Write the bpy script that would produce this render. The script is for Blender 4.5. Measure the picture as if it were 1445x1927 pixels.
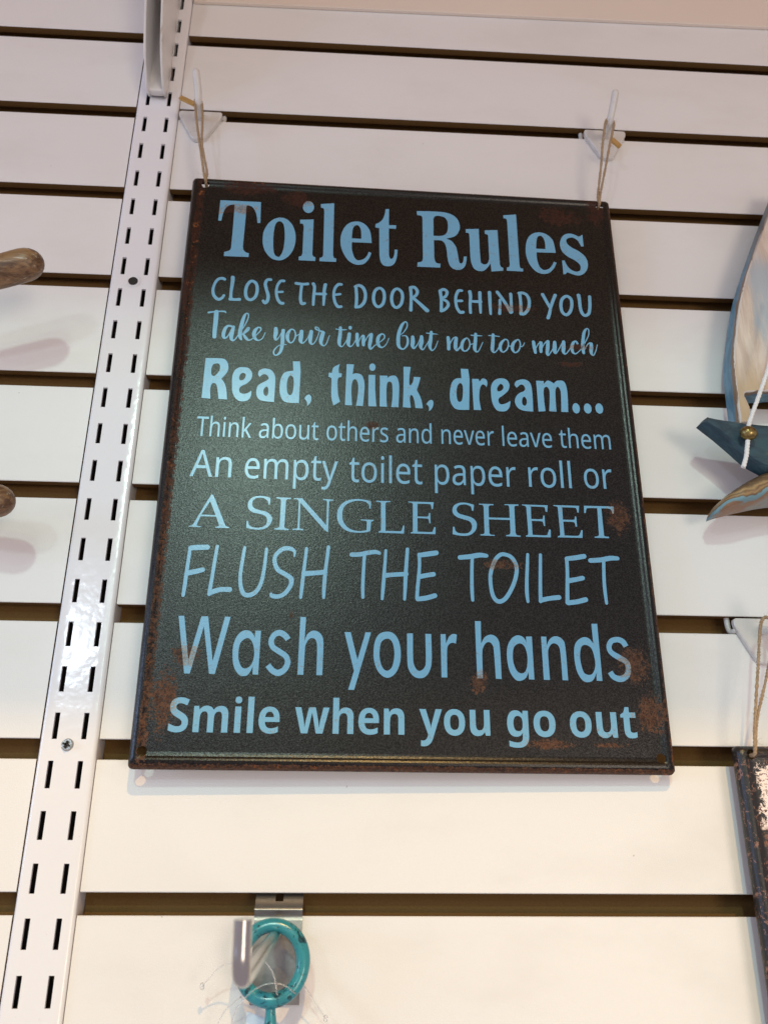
import bpy, bmesh, math, random
from mathutils import Vector, Matrix, noise
random.seed(7)
for o in list(bpy.data.objects): bpy.data.objects.remove(o)
SC = bpy.context.scene
COL = SC.collection
R = math.radians

# ------------------------------------------------------------------ camera
# X runs along the wall, Y into the wall (front of the slats at Y = 0), Z up, metres.
yaw, pitch, roll = 0.0528, 0.3845, 0.0057
rt = Vector((math.cos(yaw), -math.sin(yaw), 0))
fw = Vector((math.sin(yaw)*math.cos(pitch), math.cos(yaw)*math.cos(pitch), math.sin(pitch)))
up = rt.cross(fw)
rt, up = rt*math.cos(roll) + up*math.sin(roll), up*math.cos(roll) - rt*math.sin(roll)
cam = bpy.data.cameras.new('camera')
co = bpy.data.objects.new('camera', cam); COL.objects.link(co)
m = Matrix((rt, up, -fw)).transposed().to_4x4(); m.translation = (0, -0.48204, 0.01821)
co.matrix_world = m
cam.sensor_fit = 'VERTICAL'; cam.sensor_height = 36; cam.lens = 29.89
cam.clip_start = 0.01; cam.clip_end = 50
cam.dof.use_dof = True; cam.dof.focus_distance = 0.50; cam.dof.aperture_fstop = 29.89/2.4
SC.camera = co

# ------------------------------------------------------------------ light
SC.view_settings.view_transform = 'Standard'; SC.view_settings.look = 'None'
SC.view_settings.exposure = 0.08; SC.view_settings.gamma = 1
w = bpy.data.worlds.new('World'); SC.world = w; w.use_nodes = True
w.node_tree.nodes['Background'].inputs[0].default_value = (0.465, 0.405, 0.44, 1)
w.node_tree.nodes['Background'].inputs[1].default_value = 1.0

def lamp(name, kind, loc, target, power, color, size, **kw):
    l = bpy.data.lights.new(name, kind); l.energy = power; l.color = color
    if kind == 'AREA':
        l.shape = kw.get('shape', 'DISK'); l.size = size
        if 'size_y' in kw: l.size_y = kw['size_y']
    else: l.shadow_soft_size = size
    if kind == 'SPOT': l.spot_size = kw['cone']; l.spot_blend = kw['blend']
    o = bpy.data.objects.new(name, l); COL.objects.link(o); o.location = loc
    o.rotation_euler = (Vector(target) - Vector(loc)).to_track_quat('-Z', 'Y').to_euler()
    return o
# a steep warm lamp and a row of greenish ceiling lamps (cut off the upper wall by the deep shelf), a cool lamp
# at the left and an added large soft warm fill at the right, standing in for bounced light
lamp('warm_lamp', 'AREA', (.25, -2.20, 1.776), (.05, 0, .0), 31.0, (1.0, .60, .19), .05)
for i_, (x_, y_, z_, p_, s_) in enumerate(((-.32, -3.20, 1.75, 25, .17), (-.56, -4.9, 1.96, 9, .22), (-1.2, -6.6, 1.98, 5, .26), (-.6, -9.4, 2.0, 16, .34))):
    lamp('ceiling_lamp', 'AREA', (x_, y_, z_), (0, 0, .2), p_, (.66, .97, .84), s_)
lamp('cool_lamp', 'AREA', (-.62, -1.45, .46), (0, 0, .2), 1.6, (.70, .84, 1.0), .10)
lamp('soft_fill', 'AREA', (1.3, -3.0, -.45), (0, 0, .3), 21.0, (1.0, .86, .68), 1.0)
lamp('blue_side_lamp', 'AREA', (-3.0, -1.3, .35), (0, 0, .25), 20.0, (.42, .62, 1.0), 1.0)


# ------------------------------------------------------------------ material helpers
class NT:
    def __init__(s, name):
        s.m = bpy.data.materials.new(name); s.m.use_nodes = True; s.t = s.m.node_tree
        s.b = s.t.nodes['Principled BSDF']; s.tc = s.t.nodes.new('ShaderNodeTexCoord')
    def link(s, a, b): s.t.links.new(a, b)
    def put(s, sock, v):
        if hasattr(v, 'is_output') or isinstance(v, bpy.types.NodeSocket): s.link(v, sock)
        elif isinstance(v, (tuple, list)) and len(v) == 3 and sock.type == 'RGBA': sock.default_value = (*v, 1)
        else: sock.default_value = v
    def obj(s): return s.tc.outputs['Object']
    def math(s, op, a, b=0.0, c=0.0, clamp=False):
        n = s.t.nodes.new('ShaderNodeMath'); n.operation = op; n.use_clamp = clamp
        for i, v in enumerate((a, b, c)): s.put(n.inputs[i], v)
        return n.outputs[0]
    def vmath(s, op, a, b=(0, 0, 0)):
        n = s.t.nodes.new('ShaderNodeVectorMath'); n.operation = op
        s.put(n.inputs[0], a); s.put(n.inputs[1], b)
        return n.outputs['Value'] if op in ('LENGTH', 'DOT_PRODUCT') else n.outputs['Vector']
    def mapped(s, scale, loc=(0, 0, 0), vec=None):
        n = s.t.nodes.new('ShaderNodeMapping'); s.link(vec or s.obj(), n.inputs[0])
        n.inputs['Scale'].default_value = scale; n.inputs['Location'].default_value = loc
        return n.outputs[0]
    def noise(s, scale, detail=2, rough=.5, vec=None, dist=0):
        n = s.t.nodes.new('ShaderNodeTexNoise'); s.link(vec or s.obj(), n.inputs['Vector'])
        n.inputs['Scale'].default_value = scale; n.inputs['Detail'].default_value = detail
        n.inputs['Roughness'].default_value = rough; n.inputs['Distortion'].default_value = dist
        return n.outputs[0]
    def smooth(s, v, a, b, lo=0., hi=1.):
        n = s.t.nodes.new('ShaderNodeMapRange'); n.interpolation_type = 'SMOOTHSTEP'
        for i, x in enumerate((v, a, b, lo, hi)): s.put(n.inputs[i], x)
        return n.outputs[0]
    def mix(s, f, a, b):
        n = s.t.nodes.new('ShaderNodeMix'); n.data_type = 'RGBA'
        s.put(n.inputs[0], f); s.put(n.inputs[6], a); s.put(n.inputs[7], b)
        return n.outputs[2]
    def bump(s, h, strength=.3, dist=.001, normal=None):
        n = s.t.nodes.new('ShaderNodeBump'); s.put(n.inputs['Height'], h)
        n.inputs['Strength'].default_value = strength; n.inputs['Distance'].default_value = dist
        if normal is not None: s.link(normal, n.inputs['Normal'])
        s.link(n.outputs[0], s.b.inputs['Normal']); return n.outputs[0]
    def set(s, **kw):
        names = dict(color='Base Color', rough='Roughness', metal='Metallic', spec='Specular IOR Level', coat='Coat Weight',
                     coatr='Coat Roughness', trans='Transmission Weight', ior='IOR', alpha='Alpha')
        for k, v in kw.items(): s.put(s.b.inputs[names[k]], v)
        return s

# white melamine face of the slats, faint smudges and satin grain
n = NT('white_melamine')
sm = n.smooth(n.noise(9, 4, .6, vec=n.mapped((1, 1, 2.2))), .45, .75)
sp = n.smooth(n.noise(240, 2, .5), .765, .785)
scf = n.smooth(n.noise(30, 6, .8, vec=n.mapped((.5, 1, 2.0), (3.1, 0, 1.7))), .66, .74)
cc = n.mix(sm, (.79, .78, .76), (.745, .73, .705))
cc = n.mix(n.math('MULTIPLY', scf, .34), cc, (.48, .42, .37))
n.set(color=n.mix(n.math('MULTIPLY', sp, .5), cc, (.30, .25, .20)), rough=n.math('ADD', .38, n.math('MULTIPLY', sm, .08)), spec=.5)
n.bump(n.noise(1300, 2, .6), .30, .0004)
M_MEL = n.m
n = NT('brown_fibreboard')
n.set(color=n.mix(n.noise(1100, 3, .7, vec=n.mapped((.6, 1, 1))), (.125, .063, .019), (.200, .112, .036)), rough=.85, spec=.2)
n.bump(n.noise(900, 3, .6), .5, .0005)
M_MDF = n.m
n = NT('white_powder_coat')
spk = n.smooth(n.noise(260, 3, .75), .72, .76)
n.set(color=n.mix(spk, (.80, .80, .82), (.45, .42, .40)), rough=.16, spec=.55)
n.bump(n.math('ADD', n.noise(230, 1, .4), n.math('MULTIPLY', n.noise(45, 2, .5), 2.0)), .30, .0004)
M_POW = n.m
n = NT('bracket_enamel')
n.set(color=n.mix(n.smooth(n.noise(60, 4, .65, vec=n.mapped((1, 1, .25))), .58, .72), (.74, .73, .71), (.47, .38, .30)), rough=.3)
n.bump(n.noise(200, 2, .5), .15, .0005)
M_BRK = n.m
n = NT('hollow_shade'); n.set(color=(.02, .018, .016), rough=.8); M_DRK = n.m  # near-black colour standing in for shade in slots, hole and recess
n = NT('cream_board')
n.set(color=n.mix(n.noise(14, 3, .5), (.80, .70, .60), (.74, .65, .56)), rough=.4); n.bump(n.noise(1500, 2), .1, .0004)
M_CRM = n.m
n = NT('pale_wood_veneer')
n.set(color=n.mix(n.noise(20, 5, .6, vec=n.mapped((.12, 1, 1))), (.62, .40, .24), (.72, .50, .32)), rough=.45)
M_VEN = n.m
n = NT('white_plastic')
n.set(color=n.mix(n.smooth(n.noise(150, 3, .6), .5, .8), (.66, .64, .60), (.56, .53, .49)), rough=.32, spec=.5)
n.bump(n.noise(350, 2), .12, .0005)
M_PLA = n.m
n = NT('jute_twine')
n.set(color=n.mix(n.noise(900, 3, .7), (.12, .070, .036), (.66, .48, .30)), rough=.9, spec=.2)
n.bump(n.noise(2500, 2, .6), .8, .0004)
M_JUTE = n.m
n = NT('brass'); n.set(color=n.mix(n.noise(300, 3, .6), (.50, .33, .12), (.70, .50, .22)), rough=.42, metal=.75); n.bump(n.noise(600, 2), .2, .0003); M_BRS = n.m
n = NT('aged_bronze'); n.set(color=n.mix(n.smooth(n.noise(380, 4, .65), .4, .68), (.32, .24, .09), (.13, .085, .03)), rough=.30, metal=.9); n.bump(n.noise(500, 2), .25, .0004); M_BRZ = n.m
n = NT('zinc_plate'); n.set(color=n.mix(n.noise(160, 4, .6), (.20, .19, .185), (.34, .33, .31)), rough=.38, metal=.85); n.bump(n.noise(420, 3, .6), .25, .0004); M_ZNC = n.m
n = NT('chromed_steel'); n.set(color=(.44, .425, .41), rough=.22, metal=1.0); n.bump(n.noise(60, 2), .03, .0004); M_STL = n.m
n = NT('screw_steel'); n.set(color=(.38, .38, .38), rough=.35, metal=1.0); n.bump(n.noise(900, 2), .4, .0003); M_SCR = n.m
n = NT('white_cord'); n.set(color=(.80, .79, .77), rough=.8, spec=.2); n.bump(n.noise(2500, 2), .5, .0003); M_CRD = n.m
n = NT('teal_glaze')
tn = n.noise(190, 4, .7, vec=n.mapped((1, 1, 1)), dist=.8)
n.set(color=n.mix(n.smooth(tn, .52, .62), n.mix(n.noise(60, 2), (.018, .20, .25), (.035, .30, .34)), (.004, .035, .05)), rough=.2, spec=.6)
n.bump(n.noise(150, 3), .3, .0006)
M_TEAL = n.m
n = NT('clear_nylon'); n.set(color=(.93, .93, .92), rough=.08, trans=.85, ior=1.45); M_NYL = n.m
n = NT('paper_tag'); n.set(color=n.mix(n.noise(90, 2), (.62, .72, .82), (.70, .78, .86)), rough=.6); M_TAG = n.m

def wood_mat(name, cols, sc=(1, 1, .12), rough=.6, white=.0):
    n = NT(name)
    g = n.noise(160, 5, .7, vec=n.mapped(sc), dist=.6)
    c = n.mix(n.smooth(g, .35, .65), cols[0], cols[1])
    c = n.mix(n.smooth(n.noise(330, 4, .7, vec=n.mapped(sc)), .60 - white, .72 - white), c, cols[2])
    n.set(color=c, rough=rough); n.bump(g, .4, .0006); return n
M_KNOB = wood_mat('weathered_brown_wood', ((.085, .040, .017), (.26, .145, .065), (.46, .39, .32)), (.16, 1.6, 1.6), .42, .01).m
# painted sail: cream wash, pale blue swipe, bare wood low down
n = wood_mat('cream_washed_wood', ((.52, .41, .33), (.68, .58, .49), (.38, .28, .18)), (1, 1, .15), .55, -.04)
sx = n.t.nodes.new('ShaderNodeSeparateXYZ'); n.link(n.obj(), sx.inputs[0])
base = n.b.inputs['Base Color'].links[0].from_socket
wob = n.math('MULTIPLY', n.math('SUBTRACT', n.noise(60, 4, .7, vec=n.mapped((1, 1, .2))), .5), .05)
zz = n.math('ADD', sx.outputs[2], wob); xx = n.math('ADD', sx.outputs[0], wob)
blue = n.math('MULTIPLY', n.smooth(xx, .262, .276), n.math('MULTIPLY', n.smooth(zz, .315, .345), n.smooth(zz, .410, .385)))
c = n.mix(n.math('MULTIPLY', blue, .8), base, (.36, .44, .50))
c = n.mix(n.math('MULTIPLY', n.smooth(zz, .322, .292), .75), c, (.50, .36, .20))
n.set(color=c); M_SAIL = n.m
n = wood_mat('worn_blue_paint', ((.075, .18, .27), (.15, .30, .40), (.22, .17, .12)), (1, 1, .3), .5, -.03)
sx = n.t.nodes.new('ShaderNodeSeparateXYZ'); n.link(n.obj(), sx.inputs[0])
base = n.b.inputs['Base Color'].links[0].from_socket
yy = n.math('ADD', sx.outputs[1], n.math('MULTIPLY', n.math('SUBTRACT', n.noise(90, 4, .7, vec=n.mapped((1, 1, .3))), .5), .012))
c = n.mix(n.smooth(yy, -.0185, -.0205), base, (.25, .16, .10))
c = n.mix(n.smooth(yy, -.0228, -.0238), c, (.68, .62, .55))
c = n.mix(n.math('MULTIPLY', n.smooth(sx.outputs[2], .385, .43), .75), c, (.17, .16, .14))
n.set(color=c); M_SAILSIDE = n.m
n = wood_mat('dark_teal_paint', ((.012, .034, .052), (.032, .078, .100), (.070, .095, .080)), (.25, 1, .6), .5)
M_HULL = n.m
n = NT('striped_driftwood')
sx = n.t.nodes.new('ShaderNodeSeparateXYZ'); n.link(n.obj(), sx.inputs[0])
dd = n.math('SUBTRACT', sx.outputs[2], n.math('MULTIPLY', sx.outputs[0], .42))      # runs along the carving
dd = n.math('ADD', dd, n.math('MULTIPLY', n.math('SUBTRACT', n.noise(45, 4, .6), .5), .012))
cr = n.t.nodes.new('ShaderNodeValToRGB'); n.link(n.smooth(dd, .1045, .1265), cr.inputs[0])
E_ = cr.color_ramp.elements; E_[0].position = 0; E_[0].color = (.24, .26, .25, 1); E_[1].position = 1; E_[1].color = (.09, .055, .03, 1)
for p, cc in ((.26, (.26, .26, .23)), (.36, (.27, .15, .085)), (.46, (.24, .14, .075)), (.52, (.15, .28, .33)), (.62, (.16, .30, .34)), (.66, (.13, .07, .03)), (.74, (.34, .21, .09)), (.80, (.16, .09, .04)), (.86, (.38, .25, .11)), (.93, (.14, .085, .04))):
    e = E_.new(p); e.color = (*cc, 1)
st = n.smooth(n.noise(420, 4, .7, vec=n.mapped((.15, 1, 1))), .55, .7)
n.set(color=n.mix(n.math('MULTIPLY', st, .5), cr.outputs[0], (.30, .20, .11)), rough=.5); n.bump(n.noise(300, 3, .6, vec=n.mapped((.2, 1, 1))), .4, .0006)
M_CARVE = n.m

# rust wear of the tin sign, in the sign's own millimetres (u, v from its centre, half sizes)
BLOBS = [(-107,189,27,9),(-73,181,14,10),(-20,196,14,5),(108,179,22,11),(135,186,9,19),(-140,151,4,26),(-142,104,4,25),(-131,-160,9,24),(-122,-136,11,8),
(129,-137,12,14),(136,-164,12,15),(78,-181,18,4),(112,-181,14,2),(72,100,20,4),(114,72,13,3),(108,59,12,3),(129,-47,10,14),(56,-79,16,4),
(40,-148,7,7),(-65,-113,2,3),(-20,9,8,4),(-116,170,18,6)]
def rust(n, lettering=False):
    mm = n.mapped((1000, 1000, 1000))
    fld = None
    for (u, v, a, b) in BLOBS:
        d = n.vmath('LENGTH', n.mapped((1/a, 0, 1/b), (-u/a, 0, -v/b), vec=mm))
        g = n.smooth(d, 1.5, .15)
        fld = g if fld is None else n.math('MAXIMUM', fld, g)
    s = n.t.nodes.new('ShaderNodeSeparateXYZ'); n.link(mm, s.inputs[0])
    U, V = s.outputs[0], s.outputs[2]
    eL = n.math('MULTIPLY', n.smooth(U, -136.0, -137.5), n.smooth(U, -143.2, -141.6)); eR = n.smooth(U, 142, 145); eB = n.smooth(V, -191.5, -194.5); eT = n.smooth(V, 186, 196)
    edge = n.math('MAXIMUM', n.math('MULTIPLY', eL, .80), n.math('MAXIMUM', n.math('MULTIPLY', eR, 1.0), n.math('MAXIMUM', n.math('MULTIPLY', eB, 1.05), n.math('MULTIPLY', eT, .75))))
    fld = n.math('MAXIMUM', fld, edge)
    big = n.noise(170, 7, .78, dist=.6); fine = n.noise(560, 4, .75, dist=1.0)
    tot = n.math('ADD', n.math('MULTIPLY', big, .46), n.math('MULTIPLY', fine, .54))
    th = n.math('SUBTRACT', .688 if not lettering else .635, n.math('MULTIPLY', fld, .25 if not lettering else .215))
    mask = n.smooth(n.math('SUBTRACT', tot, th), -.003, .008)
    mask = n.math('MULTIPLY', mask, n.smooth(n.noise(1000, 3, .75), .36, .50, .35, 1.0))
    return mask, V, fine, edge
def grain(n, amp=1.0):
    return n.math('MULTIPLY', n.noise(820, 2, .75), amp)
n = NT('black_tin_enamel')
mask, V, fine, edge = rust(n)
low = n.smooth(V, 60, -120)
rc = n.mix(n.smooth(fine, .4, .62), n.mix(low, (.040, .014, .010), (.050, .022, .014)), n.mix(low, (.062, .026, .017), (.140, .070, .042)))
rc = n.mix(n.math('MULTIPLY', n.smooth(n.noise(210, 3, .6), .58, .68), n.smooth(edge, .2, .5)), rc, (.23, .085, .032))
n.set(color=n.mix(n.math('MULTIPLY', mask, .9), n.mix(n.smooth(n.noise(1350, 2, .8), .44, .66), (.0030, .0021, .0018), (.0062, .0052, .0048)), rc), rough=n.math('ADD', .29, n.math('MULTIPLY', mask, .3)), spec=n.math('MULTIPLY', n.smooth(n.noise(1350, 2, .8), .36, .66, .22, .52), n.math('SUBTRACT', 1.0, n.math('MULTIPLY', mask, .7))))
n.bump(grain(n), .16, .0006)
M_TIN = n.m
n = NT('blue_print')
mask, V, fine, edge = rust(n, True)
nick = n.smooth(n.math('ADD', n.noise(420, 4, .75, dist=1.4), n.math('MULTIPLY', n.smooth(n.noise(38, 3, .6), .5, .7), .045)), .600, .622)
mk = n.math('MAXIMUM', mask, n.math('MULTIPLY', nick, .6))
blu = n.mix(n.noise(55, 3, .6), (.140, .365, .550), (.170, .410, .595))
n.set(color=n.mix(n.math('MULTIPLY', mk, .85), blu, n.mix(n.smooth(fine, .4, .6), (.12, .085, .06), (.30, .25, .19))), rough=.25, spec=.5)
n.bump(grain(n, .8), .12, .0006)
M_INK = n.m
# the second tin sign: black with a chipped cream and brown picture
n = NT('chipped_picture_enamel')
mm = n.mapped((1000, 1000, 1000)); s = n.t.nodes.new('ShaderNodeSeparateXYZ'); n.link(mm, s.inputs[0])
U, V = s.outputs[0], s.outputs[2]
nz = n.noise(170, 6, .72, dist=.6); fz = n.noise(700, 4, .7, dist=.8)
ue = n.math('ADD', U, n.math('MULTIPLY', n.math('SUBTRACT', nz, .5), 26))
pic = n.math('MULTIPLY', n.smooth(ue, -90.5, -89.5), n.smooth(n.math('ADD', V, n.math('MULTIPLY', n.math('SUBTRACT', fz, .5), 20)), 139, 137))
crm = n.mix(n.smooth(n.noise(40, 3, .6, vec=n.mapped((1, 1, .8))), .47, .53), (.90, .76, .68), (.26, .11, .045))
crm = n.mix(n.smooth(n.math('ADD', n.math('MULTIPLY', nz, .5), n.math('MULTIPLY', fz, .5)), .53, .56), crm, (.10, .045, .03))
rst = n.smooth(n.math('ADD', n.math('MULTIPLY', nz, .6), n.math('MULTIPLY', fz, .4)), .545, .57)
n.set(color=n.mix(pic, n.mix(n.math('MULTIPLY', rst, .8), (.012, .011, .011), (.28, .14, .09)), crm), rough=.36)
n.bump(grain(n), .3, .0006)
M_TIN2 = n.m

# ------------------------------------------------------------------ mesh helpers
def mk(name, verts, faces, mat, parent=None, smooth=False, mats=None, fm=None):
    me = bpy.data.meshes.new(name); me.from_pydata([tuple(v) for v in verts], [], faces); me.update()
    for mt in (mats or [mat]): me.materials.append(mt)
    if fm:
        for p, i in zip(me.polygons, fm): p.material_index = i
    if smooth:
        for p in me.polygons: p.use_smooth = True
    o = bpy.data.objects.new(name, me); COL.objects.link(o)
    if parent: o.parent = parent
    return o
def frm(name, bm, mat, parent=None, smooth=False, ang=None):
    me = bpy.data.meshes.new(name); bm.to_mesh(me); bm.free()
    for mt in (mat if isinstance(mat, list) else [mat]): me.materials.append(mt)
    o = bpy.data.objects.new(name, me); COL.objects.link(o)
    if smooth:
        for p in me.polygons: p.use_smooth = True
    if ang: me.set_sharp_from_angle(angle=R(ang))
    if parent: o.parent = parent
    return o
def thing(name, label, cat, loc=(0, 0, 0), group=None):
    o = bpy.data.objects.new(name, None); COL.objects.link(o); o.location = loc
    o.empty_display_size = .02; o['label'] = label; o['category'] = cat
    if group: o['group'] = group
    return o
def tag(o, label, cat, group=None):
    o['label'] = label; o['category'] = cat
    if group: o['group'] = group
    return o
def crom(P, k=8, closed=False):
    out = []; n_ = len(P)
    rng = range(n_ if closed else n_ - 1)
    g = (lambda i: P[i % n_]) if closed else (lambda i: P[max(0, min(n_-1, i))])
    for i in rng:
        a, b, c_, d = g(i-1), g(i), g(i+1), g(i+2)
        for j in range(k):
            t = j/k
            out.append(tuple(.5*((2*b[q]) + (-a[q]+c_[q])*t + (2*a[q]-5*b[q]+4*c_[q]-d[q])*t*t + (-a[q]+3*b[q]-3*c_[q]+d[q])*t**3) for q in range(len(b))))
    if not closed: out.append(tuple(P[-1]))
    return out
def tube(bm, pts, rad, seg=12, closed=False, cap=True):
    pts = [Vector(p) for p in pts]; n_ = len(pts); rings = []
    rad = rad if isinstance(rad, (list, tuple)) else [rad]*n_
    nrm = None
    for i, p in enumerate(pts):
        t = (pts[(i+1) % n_] - pts[i-1]) if closed else (pts[min(i+1, n_-1)] - pts[max(i-1, 0)])
        t.normalize()
        if nrm is None: nrm = t.orthogonal().normalized()
        nrm = (nrm - t*nrm.dot(t)).normalized(); bn = t.cross(nrm)
        rings.append([bm.verts.new(p + (nrm*math.cos(a) + bn*math.sin(a))*rad[i]) for a in [2*math.pi*k/seg for k in range(seg)]])
    for i in range(n_ if closed else n_-1):
        A, B = rings[i], rings[(i+1) % n_]
        if closed and i == n_-1:            # close with the best twist
            s_ = min(range(seg), key=lambda q: (A[0].co-B[q].co).length); B = B[s_:] + B[:s_]
        for k in range(seg): bm.faces.new((A[k], A[(k+1) % seg], B[(k+1) % seg], B[k]))
    if cap and not closed:
        bm.faces.new(rings[0][::-1]); bm.faces.new(rings[-1])
def capsule_r(n_, r, a0=True, a1=True, k=5):
    rr = [r]*n_
    return rr
def rod(bm, pts, r, seg=14, round0=False, round1=True):
    """tube with hemispherical ends"""
    pts = [Vector(p) for p in pts]; P = []; Q = []
    d0 = (pts[0]-pts[1]).normalized(); d1 = (pts[-1]-pts[-2]).normalized()
    if round0:
        for a in (88, 65, 45, 25): P.append(pts[0] + d0*r*math.sin(R(a))); Q.append(r*math.cos(R(a)))
    for p in pts: P.append(p); Q.append(r)
    if round1:
        for a in (25, 45, 65, 88): P.append(pts[-1] + d1*r*math.sin(R(a))); Q.append(r*math.cos(R(a)))
    tube(bm, P, Q, seg)
def boxv(bm, x0, x1, y0, y1, z0, z1):
    v = [bm.verts.new((x, y, z)) for x in (x0, x1) for y in (y0, y1) for z in (z0, z1)]
    for f in ((0, 1, 3, 2), (4, 6, 7, 5), (0, 4, 5, 1), (2, 3, 7, 6), (0, 2, 6, 4), (1, 5, 7, 3)): bm.faces.new([v[i] for i in f])
    return v
def extrude_outline(bm, pts, y0, y1, bev=0.0, mat_front=0, mat_side=1, taper=0.0):
    """pts (x, z) outline, back at y0, front at y1 (towards the viewer), small bevel at the front rim"""
    n_ = len(pts)
    cx = sum(p[0] for p in pts)/n_; cz = sum(p[1] for p in pts)/n_
    def inset(d):
        out = []
        for i in range(n_):
            a, b, c_ = Vector(pts[i-1]), Vector(pts[i]), Vector(pts[(i+1) % n_])
            e1 = (b-a).normalized(); e2 = (c_-b).normalized()
            nn = Vector((e1.y+e2.y, -(e1.x+e2.x)))
            nn = nn.normalized() if nn.length > 1e-6 else Vector((0, 0))
            out.append(b - nn*d*sgn)
        return out
    area = sum(pts[i-1][0]*pts[i][1]-pts[i][0]*pts[i-1][1] for i in range(n_)); sgn = 1 if area > 0 else -1
    s = 1 if y1 > y0 else -1
    R0 = [bm.verts.new((x, y0, z)) for x, z in pts]
    R1 = [bm.verts.new((p[0], y1 - s*bev, p[1])) for p in inset(taper)]
    R2 = [bm.verts.new((p[0], y1, p[1])) for p in inset(taper+bev)]
    for A, B in ((R0, R1), (R1, R2)):
        for k in range(n_):
            f = bm.faces.new((A[k], A[(k+1) % n_], B[(k+1) % n_], B[k])); f.material_index = mat_side
    f = bm.faces.new(R2); f.material_index = mat_front
    bm.faces.new(R0[::-1]).material_index = mat_side
    bmesh.ops.recalc_face_normals(bm, faces=bm.faces[:])
def rrect(x0, x1, z0, z1, r, k=5):
    out = []
    for cx, cz, a in ((x1-r, z1-r, 0), (x0+r, z1-r, 90), (x0+r, z0+r, 180), (x1-r, z0+r, 270)):
        for j in range(k+1):
            t = R(a + 90*j/k); out.append((cx + r*math.cos(t), cz + r*math.sin(t)))
    return out
def round_poly(P, r, k=4):
    out = []; n_ = len(P)
    for i in range(n_):
        a, b, c_ = Vector(P[i-1]), Vector(P[i]), Vector(P[(i+1) % n_])
        rr = r[i] if isinstance(r, (list, tuple)) else r
        p = b + (a-b).normalized()*rr; q = b + (c_-b).normalized()*rr
        for j in range(k+1):
            t = j/k; v = p*(1-t)**2 + b*2*t*(1-t) + q*t*t; out.append((v.x, v.y))
    return out

# ------------------------------------------------------------------ the slatted wall
PITCH, GAP = .0762, .01074
wall = thing('slatted_wall', 'white slatted display wall with brown grooves behind the black sign', 'wall')
def slat(x0, x1, z0, z1):
    # T-slot profile (y, z): white face, brown lips and core
    b = .0004
    prof = [(0, z0+b), (0, z1-b), (b, z1), (.0055, z1), (.0055, z1-.006), (.0125, z1-.006), (.0125, z0+.006), (.0055, z0+.006), (.0055, z0), (b, z0)]
    n_ = len(prof); segx = 48
    vs = []
    for i in range(segx+1):
        x = x0 + (x1-x0)*i/segx
        for j, (y, z) in enumerate(prof): vs.append((x, y, z))
    fs = []; fm = []
    for i in range(segx):
        for j in range(n_):
            a = i*n_+j; c_ = i*n_+(j+1) % n_
            fs.append((a, c_, c_+n_, a+n_)); fm.append(0 if j in (0, 1, 9) else 1)
    fs.append(tuple(range(n_))[::-1]); fm.append(1); fs.append(tuple(range(segx*n_, segx*n_+n_))); fm.append(1)
    o = mk('slat', vs, fs, None, wall, mats=[M_MEL, M_MDF], fm=fm)
    bm = bmesh.new(); bm.from_mesh(o.data); bmesh.ops.recalc_face_normals(bm, faces=bm.faces[:]); bm.to_mesh(o.data); bm.free()
    return o
# measured groove heights, a millimetre off the even pitch here and there
OFF = {1: 0, 2: 0, 3: .0002, 4: .0006, 5: 0, 6: -.0006, 7: -.0004, 8: .0001, 9: .0003}
for k in range(0, 12):
    zt = (9-k)*PITCH + PITCH - GAP; zb = (9-k)*PITCH
    slat(-.60, -.1602, zb + OFF.get(k, 0), zt + OFF.get(k-1, 0))
    slat(-.1283, .62, zb + OFF.get(k, 0), zt + OFF.get(k-1, 0))
bm = bmesh.new(); boxv(bm, -.60, -.1602, .0126, .020, -.16, .80); boxv(bm, -.1283, .62, .0126, .020, -.16, .80)
frm('core_board', bm, M_MDF, wall)
# upper fascia board, a little proud of the slats, its lower edge very slightly out of level
bm = bmesh.new(); v = boxv(bm, -.1272, .62, -.0032, -.0002, .6437, .80)
for q in v:
    if q.co.z < .7: q.co.z += (q.co.x + .1272)*.0127
bmesh.ops.bevel(bm, geom=bm.edges[:], offset=.0004, segments=1, affect='EDGES')
tag(frm('fascia_board', bm, M_CRM), 'cream board covering the wall above the top slat', 'board')

# deep shelf above the picture, carried by the bracket: it keeps the steep lamps off the upper wall
bm = bmesh.new(); boxv(bm, -1.3, 1.3, -.80, -.0085, .700, .722)
bmesh.ops.bevel(bm, geom=bm.edges[:], offset=.001, segments=1, affect='EDGES')
tag(frm('overhead_shelf', bm, M_VEN), 'deep wood veneer shelf resting on the bracket above the display wall', 'shelf')

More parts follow.
